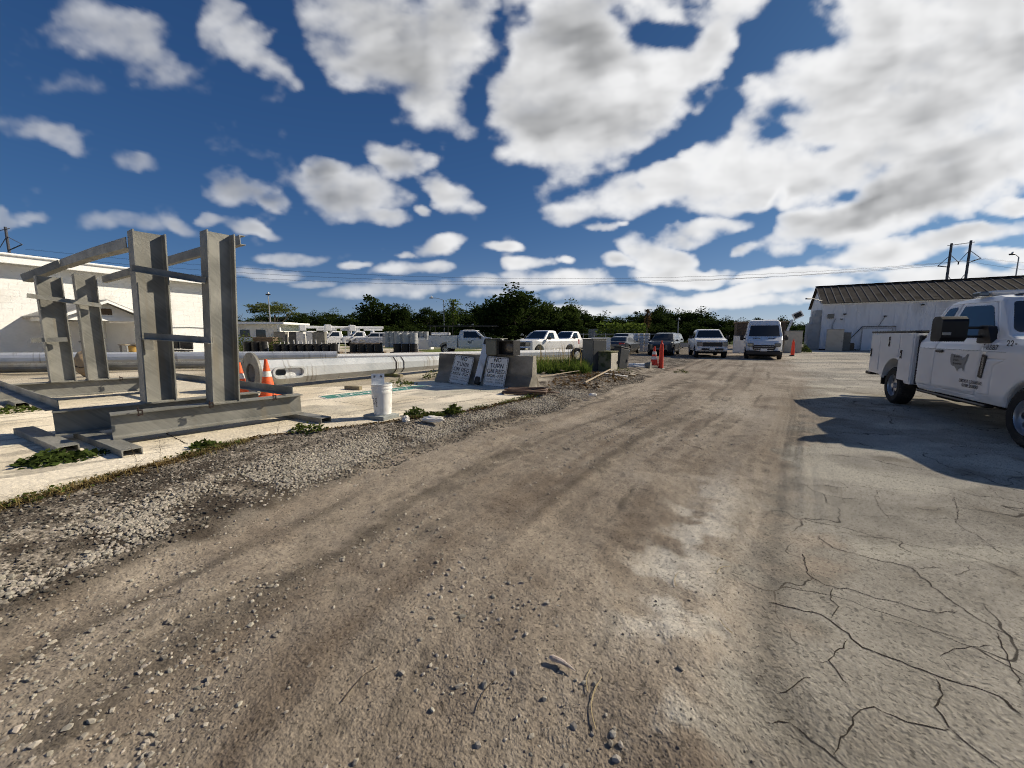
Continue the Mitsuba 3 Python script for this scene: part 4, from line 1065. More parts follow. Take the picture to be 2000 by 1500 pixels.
def vehicle(name, label, cat_, tw, S, group=None, detail=1):
    t = thing(name, label, cat_, group)
    side, plan, front = S['side'], S['plan'], S['front']
    paint_ = S.get('paint', 'paint_white')
    body = solid(side, plan, front)
    for (wx, r, w, hw) in S['wheels']:
        for s in (-1, 1):
            y0 = s * (hw + .04) if s > 0 else -(hw + .04)
            arch = Manifold.cylinder(w + .16, r * 1.17, r * 1.17, 28).transform(np.array([[1, 0, 0, wx], [0, 0, 1, (hw - w - .04) if s > 0 else -(hw + .12)], [0, 1, 0, r * 1.02]], float))
            body -= arch
    for c in S.get('cut', []):
        body -= c
    if detail > 1:
        thick = solid(side, plan, front, -.02)
        grooves = None
        for q in S.get('seams', []):
            for s in (-1, 1):
                g = seam(body, q, side=s)
                grooves = g if grooves is None else grooves + g
        if grooves is not None:
            body -= (grooves - thick)
    sm = soften(body, S.get('edge', .07), 5) if detail else body
    part(t, 'body', sm, paint_, 38, tw)
    skin = solid(side, plan, front, .006)
    for q in S.get('side_glass', []):
        for s in (-1, 1):
            g = skin ^ prism(rounded(q, .03), 'y', .3 if s > 0 else -1.6, 1.6 if s > 0 else -.3)
            core = solid(side, plan, front, -.02)
            part(t, 'side_window', g - core, 'dark_glass', 30, tw)
    for nm, q, x0, x1 in S.get('end_glass', []):
        g = (skin ^ prism(rounded(q, .05), 'x', x0, x1)) - solid(side, plan, front, -.02)
        part(t, nm, g, 'dark_glass', 30, tw)
    for (wx, r, w, hw) in S['wheels']:
        for s in (-1, 1):
            wheel(t, wx, s * (hw - w / 2), r, w, s, tw, detail > 1)
    for nm, m, mm, *o in S.get('parts', []):
        part(t, nm, m, mm, o[0] if o else 30, tw)
    return t


def mirror_y(m):
    v, f = arr(m)
    return v * [1, -1, 1], f[:, ::-1]


def both(nm, m, mm):
    return [(nm, m, mm), (nm, mirror_y(m), mm)]


W_ = lambda x, z: (x, z)


def pickup_spec(cab0=.45, wb=3.55, w=1.0, h=1.92, bed=True, front_style='big', r=.39, belt=1.22):
    f = wb + .95
    roof0, roof1 = cab0 + .16, wb - 1.32
    side = [(-1.15, .62), (-1.15, 1.24), (cab0, 1.24), (cab0 + .02, belt + .12), (roof0, h - .06), (roof0 + .25, h), (roof1 - .15, h), (roof1 + .1, h - .05), (wb - .52, belt + .06), (wb + .1, belt + .01), (f - .15, belt - .05), (f - .02, belt - .17), (f, .92), (f, .52), (f - .1, .44), (wb - .5, .44), (.5, .44), (-1.1, .50)]
    plan = [(-1.15, -w + .03), (-1.0, -w), (wb, -w), (f - .3, -w + .06), (f - .05, -w + .28), (f, -.4), (f, .4), (f - .05, w - .28), (f - .3, w - .06), (wb, w), (-1.0, w), (-1.15, w - .03)]
    front = [(-w + .04, .4), (-w, .62), (-w, belt - .1), (-w + .06, belt + .05), (-w + .27, h - .08), (-w + .36, h), (w - .36, h), (w - .27, h - .08), (w - .06, belt + .05), (w, belt - .1), (w, .62), (w - .04, .4)]
    S = dict(side=side, plan=plan, front=front, wheels=[(0, r, .26, w - .02), (wb, r, .26, w - .02)], cut=[], parts=[])
    if bed:
        S['cut'].append(Manifold.cube([cab0 + 1.0, 2 * w - .28, 1]).translate([-1.08, -w + .14, .78]))
    zb, zt = belt + .08, h - .16
    fx = lambda z: wb - .52 + (roof1 + .1 - wb + .52) * (z - belt - .06) / (h - .05 - belt - .06)
    S['side_glass'] = [[(cab0 + .5, zb), (fx(zb) - .22, zb), (fx(zt) - .16, zt), (cab0 + .48, zt)]] if wb < 3.5 or cab0 > .9 else [[(cab0 + .16, zb), (cab0 + .85, zb), (cab0 + .85, zt), (cab0 + .26, zt)], [(cab0 + .98, zb), (fx(zb) - .22, zb), (fx(zt) - .16, zt), (cab0 + .98, zt)]]
    ws = [(-w + .17, belt + .11), (w - .17, belt + .11), (w - .36, h - .09), (-w + .36, h - .09)]
    S['end_glass'] = [('windshield', ws, roof1 - .25, wb + .2), ('rear_window', [(-w + .30, belt + .16), (w - .30, belt + .16), (w - .42, h - .16), (-w + .42, h - .16)], cab0 - .2, cab0 + .3)]
    P_ = S['parts']
    P_ += [('grille', box(f - .03, f + .015, -.58, .58, .76, 1.04, .02), 'dark_trim'), ('grille_surround', cat(box(f - .03, f + .02, -.60, .60, 1.043, 1.085, .012), box(f - .03, f + .02, -.60, .60, .715, .757, .012)), 'paint_white'), ('bumper', box(f - .12, f + .08, -w + .10, w - .10, .50, .69, .03), 'paint_white' if front_style != 'chrome' else 'chrome'),
           ('lower_grille', box(f + .081, f + .09, -.62, .62, .53, .66, .003), 'dark_trim'), ('licence_plate', box(f + .091, f + .099, -.16, .16, .545, .70, .004), 'plate_mat'), ('under_tray', box(-1.0, f - .2, -.7, .7, .30, .46), 'under_black')]
    P_ += both('headlight', mv(box(-.10, .045, -.16, .16, -.14, .14, .03), f - .04, w - .24, .93, rz=12), 'head_lens')
    P_ += both('fog_light', mv(lathe([(0, .01), (.05, .008), (.055, 0), (0, 0)], 14), f + .082, w - .34, .60, ry=90), 'head_lens')
    P_ += both('mirror', cat(box(wb - .92, wb - .78, w + .06, w + .26, belt + .02, belt + .24, .03), box(wb - .88, wb - .82, w - .06, w + .07, belt + .06, belt + .12, .01)), 'dark_trim')
    P_ += both('tail_light', box(-1.165, -1.06, w - .17, w + .006, .86, 1.2, .01), 'lamp_red')
    P_ += both('door_handle', box(cab0 + 1.05, cab0 + 1.25, w - .005, w + .022, belt - .14, belt - .10, .008), 'dark_trim')
    S['seams'] = [[(cab0 + .88, .50), (wb - .62, .50), (wb - .62, belt + .05), (fx(zt) - .08, zt + .07), (cab0 + .88, zt + .07)]]
    return S


def heading(x, y, hx, hy, z=0.0):
    return xf(x, y, z, math.degrees(math.atan2(hy, hx)))


# --- the near utility truck, on the right
tw = heading(9.36, 8.09, -.423, -.906)
w, h, belt, wb = .985, 2.14, 1.40, 3.86
side = [(.86, .62), (.86, 1.36), (.90, 1.50), (1.06, 2.0), (1.22, h - .03), (1.6, h), (2.30, h), (2.52, h - .05), (3.10, 1.52), (3.25, 1.46), (4.3, 1.36), (4.62, 1.20), (4.66, .55), (4.5, .46), (.95, .46)]
plan = [(.86, -w), (3.9, -w), (4.45, -w + .12), (4.66, -.55), (4.66, .55), (4.45, w - .12), (3.9, w), (.86, w)]
front = [(-w + .05, .44), (-w, .62), (-w, 1.26), (-w + .03, 1.36), (-w + .09, 1.44), (-w + .26, h - .10), (-w + .36, h), (w - .36, h), (w - .26, h - .10), (w - .09, 1.44), (w - .03, 1.36), (w, 1.26), (w, .62), (w - .05, .44)]
S = dict(side=side, plan=plan, front=front, wheels=[(wb, .415, .27, w + .005)], edge=.045, parts=[])
S['side_glass'] = [[(1.06, 1.49), (1.20, 1.92), (1.26, 1.99), (1.50, 2.0), (1.42, 1.49)], [(1.60, 1.49), (1.68, 2.0), (2.36, 1.98), (2.44, 1.94), (2.82, 1.49)]]
S['end_glass'] = [('windshield', [(-w + .16, 1.55), (w - .16, 1.55), (w - .36, 2.02), (-w + .36, 2.02)], 2.2, 3.4), ('rear_window', [(-w + .3, 1.5), (w - .3, 1.5), (w - .42, 1.98), (-w + .42, 1.98)], .7, 1.2)]
S['seams'] = [[(1.50, .55), (2.72, .55), (2.74, 1.38), (2.90, 1.47), (2.45, 2.03), (1.58, 2.05), (1.50, 1.4)], [(.90, .55), (1.49, .55), (1.49, 1.4), (1.57, 2.05), (1.18, 2.05), (.95, 1.45)], [(2.75, .60), (3.06, .60), (3.06, 1.05), (3.3, 1.15), (2.75, 1.15)]]
truck = vehicle('utility_truck', 'white utility truck with service body parked at the right edge', 'truck', tw, S, detail=2)
wheel(truck, 0, -(.985 - .135), .40, .27, -1, tw); wheel(truck, 0, .985 - .135, .40, .27, 1, tw)
# service body with side boxes
sb = prism(rounded([(-1.32, .60), (-1.32, 1.55), (.76, 1.55), (.76, .50), (.52, .50), (-1.0, .60)], .02), 'y', -.985, .985)
sb -= Manifold.cube([2.0, 1.20, 1.0]).translate([-1.26, -.6, .85])
for s in (-1, 1):
    sb -= Manifold.cylinder(.5, .53, .53, 36).transform(np.array([[1, 0, 0, 0], [0, 0, 1, .60 if s > 0 else -1.1], [0, 1, 0, .47]], float))
k = part(truck, 'service_body', sb, 'paint_white', 30, tw)
for s in (-1, 1):
    yy = lambda a, b: (s * a, s * b) if s > 0 else (s * b, s * a)
    arch = Manifold.cylinder(.05, .585, .585, 36) - Manifold.cylinder(.2, .53, .53, 36).translate([0, 0, -.05])
    arch = arch ^ Manifold.cube([2, .8, 1]).translate([-1, .05, -.2])
    part(truck, 'wheel_arch_trim', arch.transform(np.array([[1, 0, 0, 0], [0, 0, 1, .95 if s > 0 else -1.0], [0, 1, 0, .47]], float)), 'paint_white', 30, tw)
    for q, (poly, hx_, hz, hw_, hh) in enumerate((([(-1.28, .66), (-.80, .66), (-.80, 1.52), (-1.28, 1.52)], -1.22, 1.08, .05, .09), ([(-.77, 1.06), (.16, 1.06), (.16, 1.52), (-.77, 1.52)], -.30, 1.36, .04, .10), ([(.20, .56), (.72, .56), (.72, 1.52), (.20, 1.52)], .30, 1.10, .05, .08))):
        dd = part(truck, 'compartment_door', prism(rounded(poly, .025), 'y', *yy(.9862, 1.002)), 'paint_white', 30, tw)
        part(dd, 'latch', box(hx_ - hw_ / 2 - .012, hx_ + hw_ / 2 + .012, *yy(1.003, 1.014), hz - hh - .01, hz + hh + .01, .006), 'dark_trim', tw=tw)
        part(dd, 'paddle', box(hx_ - hw_ / 2 + .008, hx_ + hw_ / 2 - .008, *yy(1.0145, 1.022), hz - hh * .45, hz + hh * .3, .004), 'rim_metal', tw=tw)
    part(truck, 'rubber_top_rail', box(-1.34, .78, *yy(.60, 1.0), 1.552, 1.60, .012), 'dark_trim', tw=tw)
    # mirror with arm, and lamp
    mr = part(truck, 'towing_mirror', prism(rounded([(2.48, 1.40), (2.72, 1.40), (2.78, 1.46), (2.78, 1.74), (2.70, 1.80), (2.54, 1.80), (2.48, 1.74)], .05), 'y', *yy(1.17, 1.47)), 'mirror_black', 40, tw)
    part(mr, 'arm', cat(box(2.60, 2.66, *yy(.90, 1.18), 1.60, 1.64, .01), box(2.60, 2.66, *yy(.90, 1.18), 1.46, 1.50, .01)), 'dark_trim', tw=tw)
    part(mr, 'mount', prism(rounded([(2.55, 1.38), (2.90, 1.38), (2.78, 1.64), (2.58, 1.66)], .03), 'y', *yy(.86, .955)), 'dark_trim', tw=tw)
    part(mr, 'marker_lamp', box(2.782, 2.80, *yy(1.36, 1.465), 1.50, 1.55, .006), 'head_lens', tw=tw)
    part(truck, 'door_handle', cat(box(1.58, 1.80, *yy(.985, 1.02), 1.195, 1.245, .015), box(1.545, 1.58, *yy(.986, .99), 1.20, 1.235, .004)), 'dark_trim', 30, tw)
    part(truck, 'running_board', box(1.0, 3.0, *yy(.86, .98), .40, .445, .015), 'dark_trim', tw=tw)
    part(truck, 'body_line', box(.95, 3.3, *yy(.984, .991), 1.256, 1.262, .002), 'decal_grey', tw=tw)
    part(truck, 'mud_guard', box(-.62, -.585, *yy(.70, .97), .36, .62), 'dark_trim', tw=tw)
    part(truck, 'headlight', mv(box(-.1, .03, -.17, .17, -.16, .16, .03), 4.60, s * .76, 1.0, rz=12 * s), 'head_lens', tw=tw)
part(truck, 'rear_bumper', box(-1.62, -1.34, -.95, .95, .52, .60, .012), 'dark_trim', tw=tw)
part(truck, 'tail_light', box(-1.345, -1.322, -.97, -.88, .75, .92, .008), 'lamp_red', tw=tw)
part(truck, 'tail_light', box(-1.345, -1.322, .88, .97, .75, .92, .008), 'lamp_red', tw=tw)
part(truck, 'body_gap_panel', box(.765, .855, -.93, .93, .52, 1.50), 'dark_trim', tw=tw)
part(truck, 'front_bumper', box(4.55, 4.82, -.96, .96, .50, .72, .04), 'chrome', tw=tw)
part(truck, 'grille', box(4.64, 4.69, -.62, .62, .76, 1.22, .02), 'dark_trim', tw=tw)
part(truck, 'frame_rail', cat(box(-1.3, 4.4, -.45, -.35, .42, .56), box(-1.3, 4.4, .35, .45, .42, .56), box(1.25, 1.9, -.80, -.5, .33, .5, .03), tube([(.9, -.6, .42), (1.3, -.6, .38), (3.0, -.62, .40)], .04, 8), tube([(0, -.8, .40), (0, .8, .40)], .06, 8)), 'under_black', tw=tw)
part(truck, 'roof_light_bar', box(1.72, 2.02, -.58, .58, h + .02, h + .10, .03), 'rag_mat', 30, tw)
part(truck, 'end_beacon', box(1.75, 1.98, -.72, -.60, h + .01, h + .09, .02), 'head_lens', 30, tw)
part(truck, 'clearance_lights', cat(*[mv(box(-.05, .05, -.05, .05, 0, .025, .012), 2.36, yy_, h - .01) for yy_ in (-.45, -.2, .0, .2, .45)]), 'head_lens', tw=tw, kind='stuff')
part(truck, 'antenna', tube([(3.32, -.80, 1.44), (3.28, -.82, 2.35)], .003, 5), 'dark_trim', tw=tw)
part(truck, 'wiper', tube([(3.15, -.6, 1.56), (3.08, .0, 1.60)], .009, 5), 'dark_trim', tw=tw)


def flat_side(m, x, z, y=-.9935, s=1.0):
    """Lettering or a decal laid on the passenger side (facing -y)."""
    v, f = arr(m)
    return np.c_[x + v[:, 0] * s, y - v[:, 2], z + v[:, 1] * s], f[:, :] if True else f


usa = [(0, .60), (.04, .66), (.30, .63), (.46, .62), (.50, .59), (.58, .60), (.60, .52), (.66, .50), (.70, .56), (.78, .57), (.84, .66), (.90, .68), (.94, .64), (.90, .56), (.88, .48), (.84, .42), (.80, .34), (.78, .28), (.80, .18), (.79, .10), (.74, .14), (.70, .21), (.60, .20), (.50, .16), (.46, .06), (.40, .14), (.34, .18), (.26, .24), (.16, .25), (.06, .30), (.01, .42)]
usa = [(x * .50, z * .50) for x, z in usa]
part(truck, 'door_map_decal', flat_side(mv(prism(rounded(usa, .004), 'z', 0, .0012)), 2.03, .86), 'decal_grey', tw=tw)
for q, ln in enumerate((.13, .12, .20)):
    part(truck, 'door_lettering', flat_side(cat(box(0, .03, 0, .04, 0, .0008), *[box(.042 + k_ * .018, .054 + k_ * .018, .004, .030, 0, .0008) for k_ in range(int(ln / .018))]), 2.12, 1.125 - q * .058, -.9949), 'decal_black', tw=tw, kind='stuff')
part(truck, 'number_lettering', flat_side(text_mesh('USDOT 1254561', .050, .001, True), 2.34, .735, -.9925), 'decal_black', tw=tw)
part(truck, 'number_lettering', flat_side(text_mesh('GVW 10000', .050, .001, True), 2.42, .665, -.9925), 'decal_black', tw=tw)
part(truck, 'fleet_number', flat_side(text_mesh('F8387', .075, .001, True), 2.80, 1.285, -.984), 'decal_black', tw=tw)
part(truck, 'fleet_number', mv(flat_side(text_mesh('22-', .085, .001, True), 3.22, 1.345, -.958)), 'decal_black', tw=tw)
part(truck, 'fender_vent', prism(rounded([(2.79, .86), (2.87, .84), (2.93, 1.19), (2.83, 1.21)], .01), 'y', -1.0, -.986), 'dark_trim', tw=tw)
v, f = arr(text_mesh('SUPER DUTY', .035, .001, True))
part(truck, 'fender_lettering', (np.c_[2.885 - v[:, 1] * .9, -1.0008 - v[:, 2], 1.17 - v[:, 0] * .95], f), 'rim_metal', tw=tw)
part(truck, 'fender_badge', box(2.83, 2.90, -.999, -.986, 1.215, 1.245, .004), 'chrome', tw=tw)

# --- the second utility truck, seen from its side
tw2 = heading(-5.25, 31.7, .995, -.06)
S = pickup_spec(cab0=1.02, wb=3.70, w=1.0, h=1.94, bed=False)
S['side'] = [(1.0, .5)] + [(x, z) for x, z in S['side'] if x >= 1.0 and z > .6] + [q for q in S['side'][-8:] if q[0] > 1.05 and q[1] <= .62][::1]
S['side'] = [(1.02, .46), (1.02, 1.34), (1.18, 1.88), (1.43, 1.94), (2.23, 1.94), (2.48, 1.89), (3.18, 1.30), (3.8, 1.25), (4.45, 1.18), (4.63, 1.02), (4.65, .52), (4.5, .44)]
S['plan'] = [(1.02, -1), (3.7, -1), (4.35, -.94), (4.6, -.7), (4.65, -.4), (4.65, .4), (4.6, .7), (4.35, .94), (3.7, 1), (1.02, 1)]
S['wheels'] = [(3.70, .40, .27, .99)]
S['end_glass'] = [('windshield', S['end_glass'][0][1], 2.0, 3.6)]
S['side_glass'] = [[(1.45, 1.31), (2.85, 1.31), (2.42, 1.78), (1.45, 1.80)]]
S['parts'] = [p for p in S['parts'] if p[0] not in ('tail_light', 'under_tray')]
truck2 = vehicle('utility_truck', 'white utility truck with ladder rack seen side on behind the barrier', 'truck', tw2, S, detail=1)
for s in (-1, 1):
    wheel(truck2, 0, s * .86, .40, .27, s, tw2, False)
sb = prism(rounded([(-1.35, .58), (-1.35, 1.48), (.95, 1.48), (.95, .46), (.5, .46), (-.9, .58)], .03), 'y', -1.02, 1.02)
sb -= Manifold.cube([2.2, 1.2, 1.0]).translate([-1.3, -.6, .8])
for s in (-1, 1):
    sb -= Manifold.cylinder(.5, .50, .50, 28).transform(np.array([[1, 0, 0, 0], [0, 0, 1, .6 if s > 0 else -1.1], [0, 1, 0, .46]], float))
part(truck2, 'service_body', sb, 'paint_white', 30, tw2)
for poly in ([(-1.31, .64), (-.80, .64), (-.80, 1.45), (-1.31, 1.45)], [(-.77, 1.02), (.12, 1.02), (.12, 1.45), (-.77, 1.45)], [(.15, .52), (.50, .52), (.50, 1.45), (.15, 1.45)], [(.53, .52), (.91, .52), (.91, 1.45), (.53, 1.45)]):
    dd = part(truck2, 'compartment_door', prism(rounded(poly, .03), 'y', -1.04, -1.021), 'paint_white', 30, tw2)
    cx_ = (poly[0][0] + poly[1][0]) / 2
    part(dd, 'latch', box(cx_ - .03, cx_ + .03, -1.052, -1.041, .95 if poly[0][1] < .9 else 1.38, 1.04 if poly[0][1] < .9 else 1.43, .005), 'dark_trim', tw=tw2)
part(truck2, 'ladder_rack', cat(*[box(x, x + .05, s * .85 - .025, s * .85 + .025, 1.485, 2.22) for x in (-1.25, .2) for s in (-1, 1)], *[box(-1.4, 4.1, s * .85 - .03, s * .85 + .03, 2.221, 2.28) for s in (-1, 1)], *[box(x, x + .05, -.82, .82, 2.225, 2.275) for x in (-1.25, .2, 1.8, 3.6)]), 'dark_trim', tw=tw2)
part(truck2, 'rolled_pipe', tube([(-1.2, -.5, 1.62), (.3, -.5, 1.62)], .10, 12), 'white_plastic', 30, tw2)
part(truck2, 'work_light', cat(mv(box(-.07, .07, -.07, .07, 0, .12, .02), 1.1, -.85, 2.282)), 'head_lens', tw=tw2)
part(truck2, 'work_light', mv(box(-.07, .07, -.07, .07, 0, .12, .02), 2.2, -.85, 2.282), 'head_lens', tw=tw2)
part(truck2, 'bull_bar', cat(box(4.62, 4.80, -.8, .8, .55, 1.1, .05)), 'dark_trim', tw=tw2)
part(truck2, 'door_map_decal', flat_side(prism(rounded([(x * .8, z * .8) for x, z in usa], .004), 'z', 0, .0012), 1.80, .80, -1.004), 'decal_grey', tw=tw2)

# --- pickups
S = pickup_spec(cab0=1.15, wb=3.35, h=1.86, belt=1.18, front_style='chrome')
pk1 = vehicle('pickup_truck', 'white single cab pickup facing left behind the grass clump', 'pickup truck', heading(3.6, 29.4, -.72, -.69), S)
copy_thing(pk1, 'pickup_truck', 'white pickup parked behind the front single cab pickup', 'pickup truck', heading(6.3, 35.4, -.72, -.69))
copy_thing(pk1, 'pickup_truck', 'white pickup in the back row, only its roof showing', 'pickup truck', heading(3.6, 41.5, -.5, -.86))
S = pickup_spec(cab0=.42, wb=3.65, h=1.93, belt=1.24)
pk2 = vehicle('pickup_truck', 'white crew cab pickup facing the drive left of the van', 'pickup truck', heading(14.72, 29.75, -.335, -.942), S)
copy_thing(pk2, 'pickup_truck', 'white pickup at the right end of the far bucket truck row', 'pickup truck', heading(-17.9, 56.5, -.93, -.30))

# --- the van
side = [(-1.0, .45), (-1.02, 1.2), (-.96, 2.40), (-.75, 2.50), (2.55, 2.52), (2.85, 2.44), (3.15, 2.20), (3.78, 1.42), (4.30, 1.16), (4.52, .98), (4.60, .78), (4.62, .42), (4.5, .30), (-.9, .35)]
plan = [(-1.0, -1.0), (3.4, -1.03), (4.1, -.96), (4.45, -.72), (4.62, -.35), (4.62, .35), (4.45, .72), (4.1, .96), (3.4, 1.03), (-1.0, 1.0)]
front = [(-.98, .28), (-1.03, .55), (-1.03, 1.1), (-.99, 1.4), (-.86, 2.35), (-.74, 2.50), (-.3, 2.53), (.3, 2.53), (.74, 2.50), (.86, 2.35), (.99, 1.4), (1.03, 1.1), (1.03, .55), (.98, .28)]
P_ = [('lower_bumper', box(4.30, 4.66, -.93, .93, .27, .56, .06), 'dark_trim'), ('licence_plate', box(4.661, 4.67, -.17, .17, .52, .68, .004), 'plate_mat'), ('under_tray', box(-.9, 4.3, -.75, .75, .2, .36), 'under_black'),
      ('grille', mv(prism(rounded([(-.56, .60), (.56, .60), (.62, .78), (.50, .90), (-.50, .90), (-.62, .78)], .04), 'x', 4.50, 4.645)), 'dark_trim'), ('grille_bar', cat(box(4.646, 4.655, -.52, .52, .69, .705), box(4.646, 4.655, -.52, .52, .79, .805)), 'rim_metal'),
      ('hood_vent', box(3.98, 4.03, .20, .60, 1.30, 1.34), 'dark_trim'), ('hood_vent', box(3.98, 4.03, -.60, -.20, 1.30, 1.34), 'dark_trim')]
P_ += both('headlight', mv(box(-.16, .06, -.19, .19, -.11, .13, .05), 4.44, .72, .90, rz=32), 'head_lens')
P_ += both('mirror', cat(box(3.18, 3.30, 1.10, 1.32, 1.18, 1.50, .05), box(3.2, 3.27, .98, 1.11, 1.26, 1.34, .02)), 'dark_trim')
P_ += both('door_handle', box(2.2, 2.42, 1.02, 1.045, 1.02, 1.06, .008), 'dark_trim')
S = dict(side=side, plan=plan, front=front, wheels=[(0, .35, .23, 1.0), (3.75, .35, .23, 1.0)], parts=P_, edge=.08,
         side_glass=[[(2.45, 1.42), (3.45, 1.42), (3.02, 2.02), (2.45, 2.05)]], end_glass=[('windshield', [(-.84, 1.44), (.84, 1.44), (.76, 2.14), (-.76, 2.14)], 3.0, 3.85)])
van = vehicle('cargo_van', 'white high roof van parked facing the drive', 'van', heading(18.0, 28.0, -.505, -.863), S)
part(van, 'roof_ribs', cat(*[box(-.6, 2.4, y - .03, y + .03, 2.515, 2.545, .01) for y in (-.5, -.25, 0, .25, .5)]), 'paint_white', tw=heading(18.0, 28.0, -.505, -.863))

# --- dark sport utility car, grey sedan
side = [(-.85, .35), (-.90, .85), (-.82, 1.15), (-.55, 1.60), (-.2, 1.69), (1.3, 1.71), (1.75, 1.62), (2.45, 1.10), (3.35, 1.02), (3.65, .88), (3.72, .60), (3.68, .32), (3.5, .24), (-.7, .26)]
plan = [(-.88, -.7), (-.7, -.9), (0, -.94), (2.7, -.94), (3.3, -.86), (3.62, -.6), (3.72, -.3), (3.72, .3), (3.62, .6), (3.3, .86), (2.7, .94), (0, .94), (-.7, .9), (-.88, .7)]
front = [(-.88, .24), (-.94, .45), (-.94, .88), (-.88, 1.02), (-.66, 1.60), (-.55, 1.71), (.55, 1.71), (.66, 1.60), (.88, 1.02), (.94, .88), (.94, .45), (.88, .24)]
P_ = [('grille', box(3.66, 3.735, -.45, .45, .55, .80, .02), 'dark_trim'), ('lower_grille', box(3.64, 3.73, -.6, .6, .30, .45, .02), 'under_black'), ('licence_plate', box(3.736, 3.744, -.16, .16, .46, .56, .003), 'decal_grey'), ('under_tray', box(-.7, 3.5, -.7, .7, .16, .28), 'under_black')]
P_ += both('headlight', mv(box(-.16, .04, -.16, .16, -.06, .07, .03), 3.48, .66, .84, rz=34), 'head_lens')
P_ += both('mirror', cat(box(2.0, 2.12, .94, 1.10, 1.06, 1.20, .03), box(2.03, 2.09, .86, .95, 1.08, 1.12)), 'dark_trim')
P_ += both('side_trim', box(.5, 2.3, .935, .952, .40, .44, .004), 'chrome')
S = dict(side=side, plan=plan, front=front, paint='paint_slate', wheels=[(0, .36, .23, .92), (2.75, .36, .23, .92)], parts=P_, edge=.07,
         side_glass=[[(-.45, 1.12), (.45, 1.12), (.45, 1.55), (-.3, 1.54)], [(.55, 1.12), (2.05, 1.12), (1.5, 1.53), (.55, 1.56)]], end_glass=[('windshield', [(-.74, 1.14), (.74, 1.14), (.56, 1.63), (-.56, 1.63)], 1.5, 2.5), ('rear_window', [(-.68, 1.15), (.68, 1.15), (.54, 1.58), (-.54, 1.58)], -1.0, -.45)])
suv = vehicle('family_car', 'dark slate sport utility car facing the drive behind the orange cone', 'car', heading(12.78, 31.75, -.52, -.855), S)
copy_thing(suv, 'family_car', 'dark car in the back row between the slate car and white pickup', 'car', heading(15.9, 38.2, -.5, -.86))
copy_thing(suv, 'family_car', 'dark car in the back row left of the slate sport utility car', 'car', heading(11.2, 38.0, -.5, -.86))
side = [(-1.0, .35), (-1.02, .80), (-.85, .98), (-.50, 1.02), (.15, 1.36), (.7, 1.43), (1.3, 1.40), (2.15, 1.00), (3.2, .90), (3.55, .74), (3.6, .45), (3.5, .24), (-.85, .24)]
front = [(-.84, .22), (-.91, .42), (-.91, .80), (-.85, .94), (-.60, 1.36), (-.48, 1.43), (.48, 1.43), (.60, 1.36), (.85, .94), (.91, .80), (.91, .42), (.84, .22)]
plan = [(-1.02, -.6), (-.85, -.84), (0, -.91), (2.7, -.91), (3.3, -.8), (3.6, -.35), (3.6, .35), (3.3, .8), (2.7, .91), (0, .91), (-.85, .84), (-1.02, .6)]
P_ = [('rear_bumper', box(-1.04, -.9, -.75, .75, .28, .45, .04), 'dark_trim'), ('licence_plate', box(-1.034, -1.02, -.16, .16, .62, .74, .003), 'decal_grey'), ('under_tray', box(-.8, 3.3, -.7, .7, .15, .26), 'under_black')]
P_ += both('tail_light', mv(box(-.06, .05, -.22, .22, -.055, .055, .02), -.955, .58, .86, rz=-24), 'lamp_red')
P_ += both('mirror', cat(box(1.75, 1.86, .90, 1.05, .96, 1.08, .03), box(1.78, 1.83, .84, .91, .97, 1.0)), 'paint_grey')
S = dict(side=side, plan=plan, front=front, paint='paint_grey', wheels=[(0, .33, .22, .89), (2.72, .33, .22, .89)], parts=P_, edge=.07,
         side_glass=[[(-.1, 1.0), (.62, 1.0), (.62, 1.31), (.25, 1.28)], [(.70, 1.0), (1.85, 1.0), (1.25, 1.29), (.70, 1.33)]], end_glass=[('windshield', [(-.70, 1.02), (.70, 1.02), (.50, 1.36), (-.50, 1.36)], 1.2, 2.2), ('rear_window', [(-.70, 1.05), (.70, 1.05), (.52, 1.36), (-.52, 1.36)], -.6, .4)])
vehicle('family_car', 'dark grey sedan seen from behind near the stacked white bundles', 'car', heading(8.62, 31.3, .56, .83), S)

# --- bucket trucks far at the left
tb = heading(-23.2, 55.5, -.80, -.60)
S = pickup_spec(cab0=1.15, wb=3.7, h=2.1, belt=1.30, r=.42)
bt = vehicle('bucket_truck', 'white bucket truck with folded boom, middle of the far row', 'bucket truck', tb, S)
bx_ = part(bt, 'boom', mv(cat(box(-1.6, 3.2, -.22, .22, 2.46, 2.80, .05)), 0), 'paint_white', tw=tb)
part(bt, 'lower_boom', box(-1.4, 1.2, -.2, .2, 2.15, 2.45, .04), 'paint_white', tw=tb)
part(bt, 'turret', lathe([(.3, 1.2), (.3, 1.9), (.24, 2.2), (0, 2.2)], 16), 'paint_white', 30, tb)
part(bt, 'bucket', box(2.6, 3.4, .24, .95, 2.1, 2.95, .05), 'paint_white', tw=tb)
part(bt, 'side_box', box(-1.1, .9, -1.05, -.55, .85, 1.42, .02), 'paint_white', tw=tb)
copy_thing(bt, 'bucket_truck', 'white bucket truck with folded boom, leftmost of the far row', 'bucket truck', heading(-26.4, 55.0, -.80, -.60))
copy_thing(bt, 'bucket_truck', 'white bucket truck nearest the pickup at the end of the far row', 'bucket truck', heading(-20.6, 57.3, -.80, -.60))

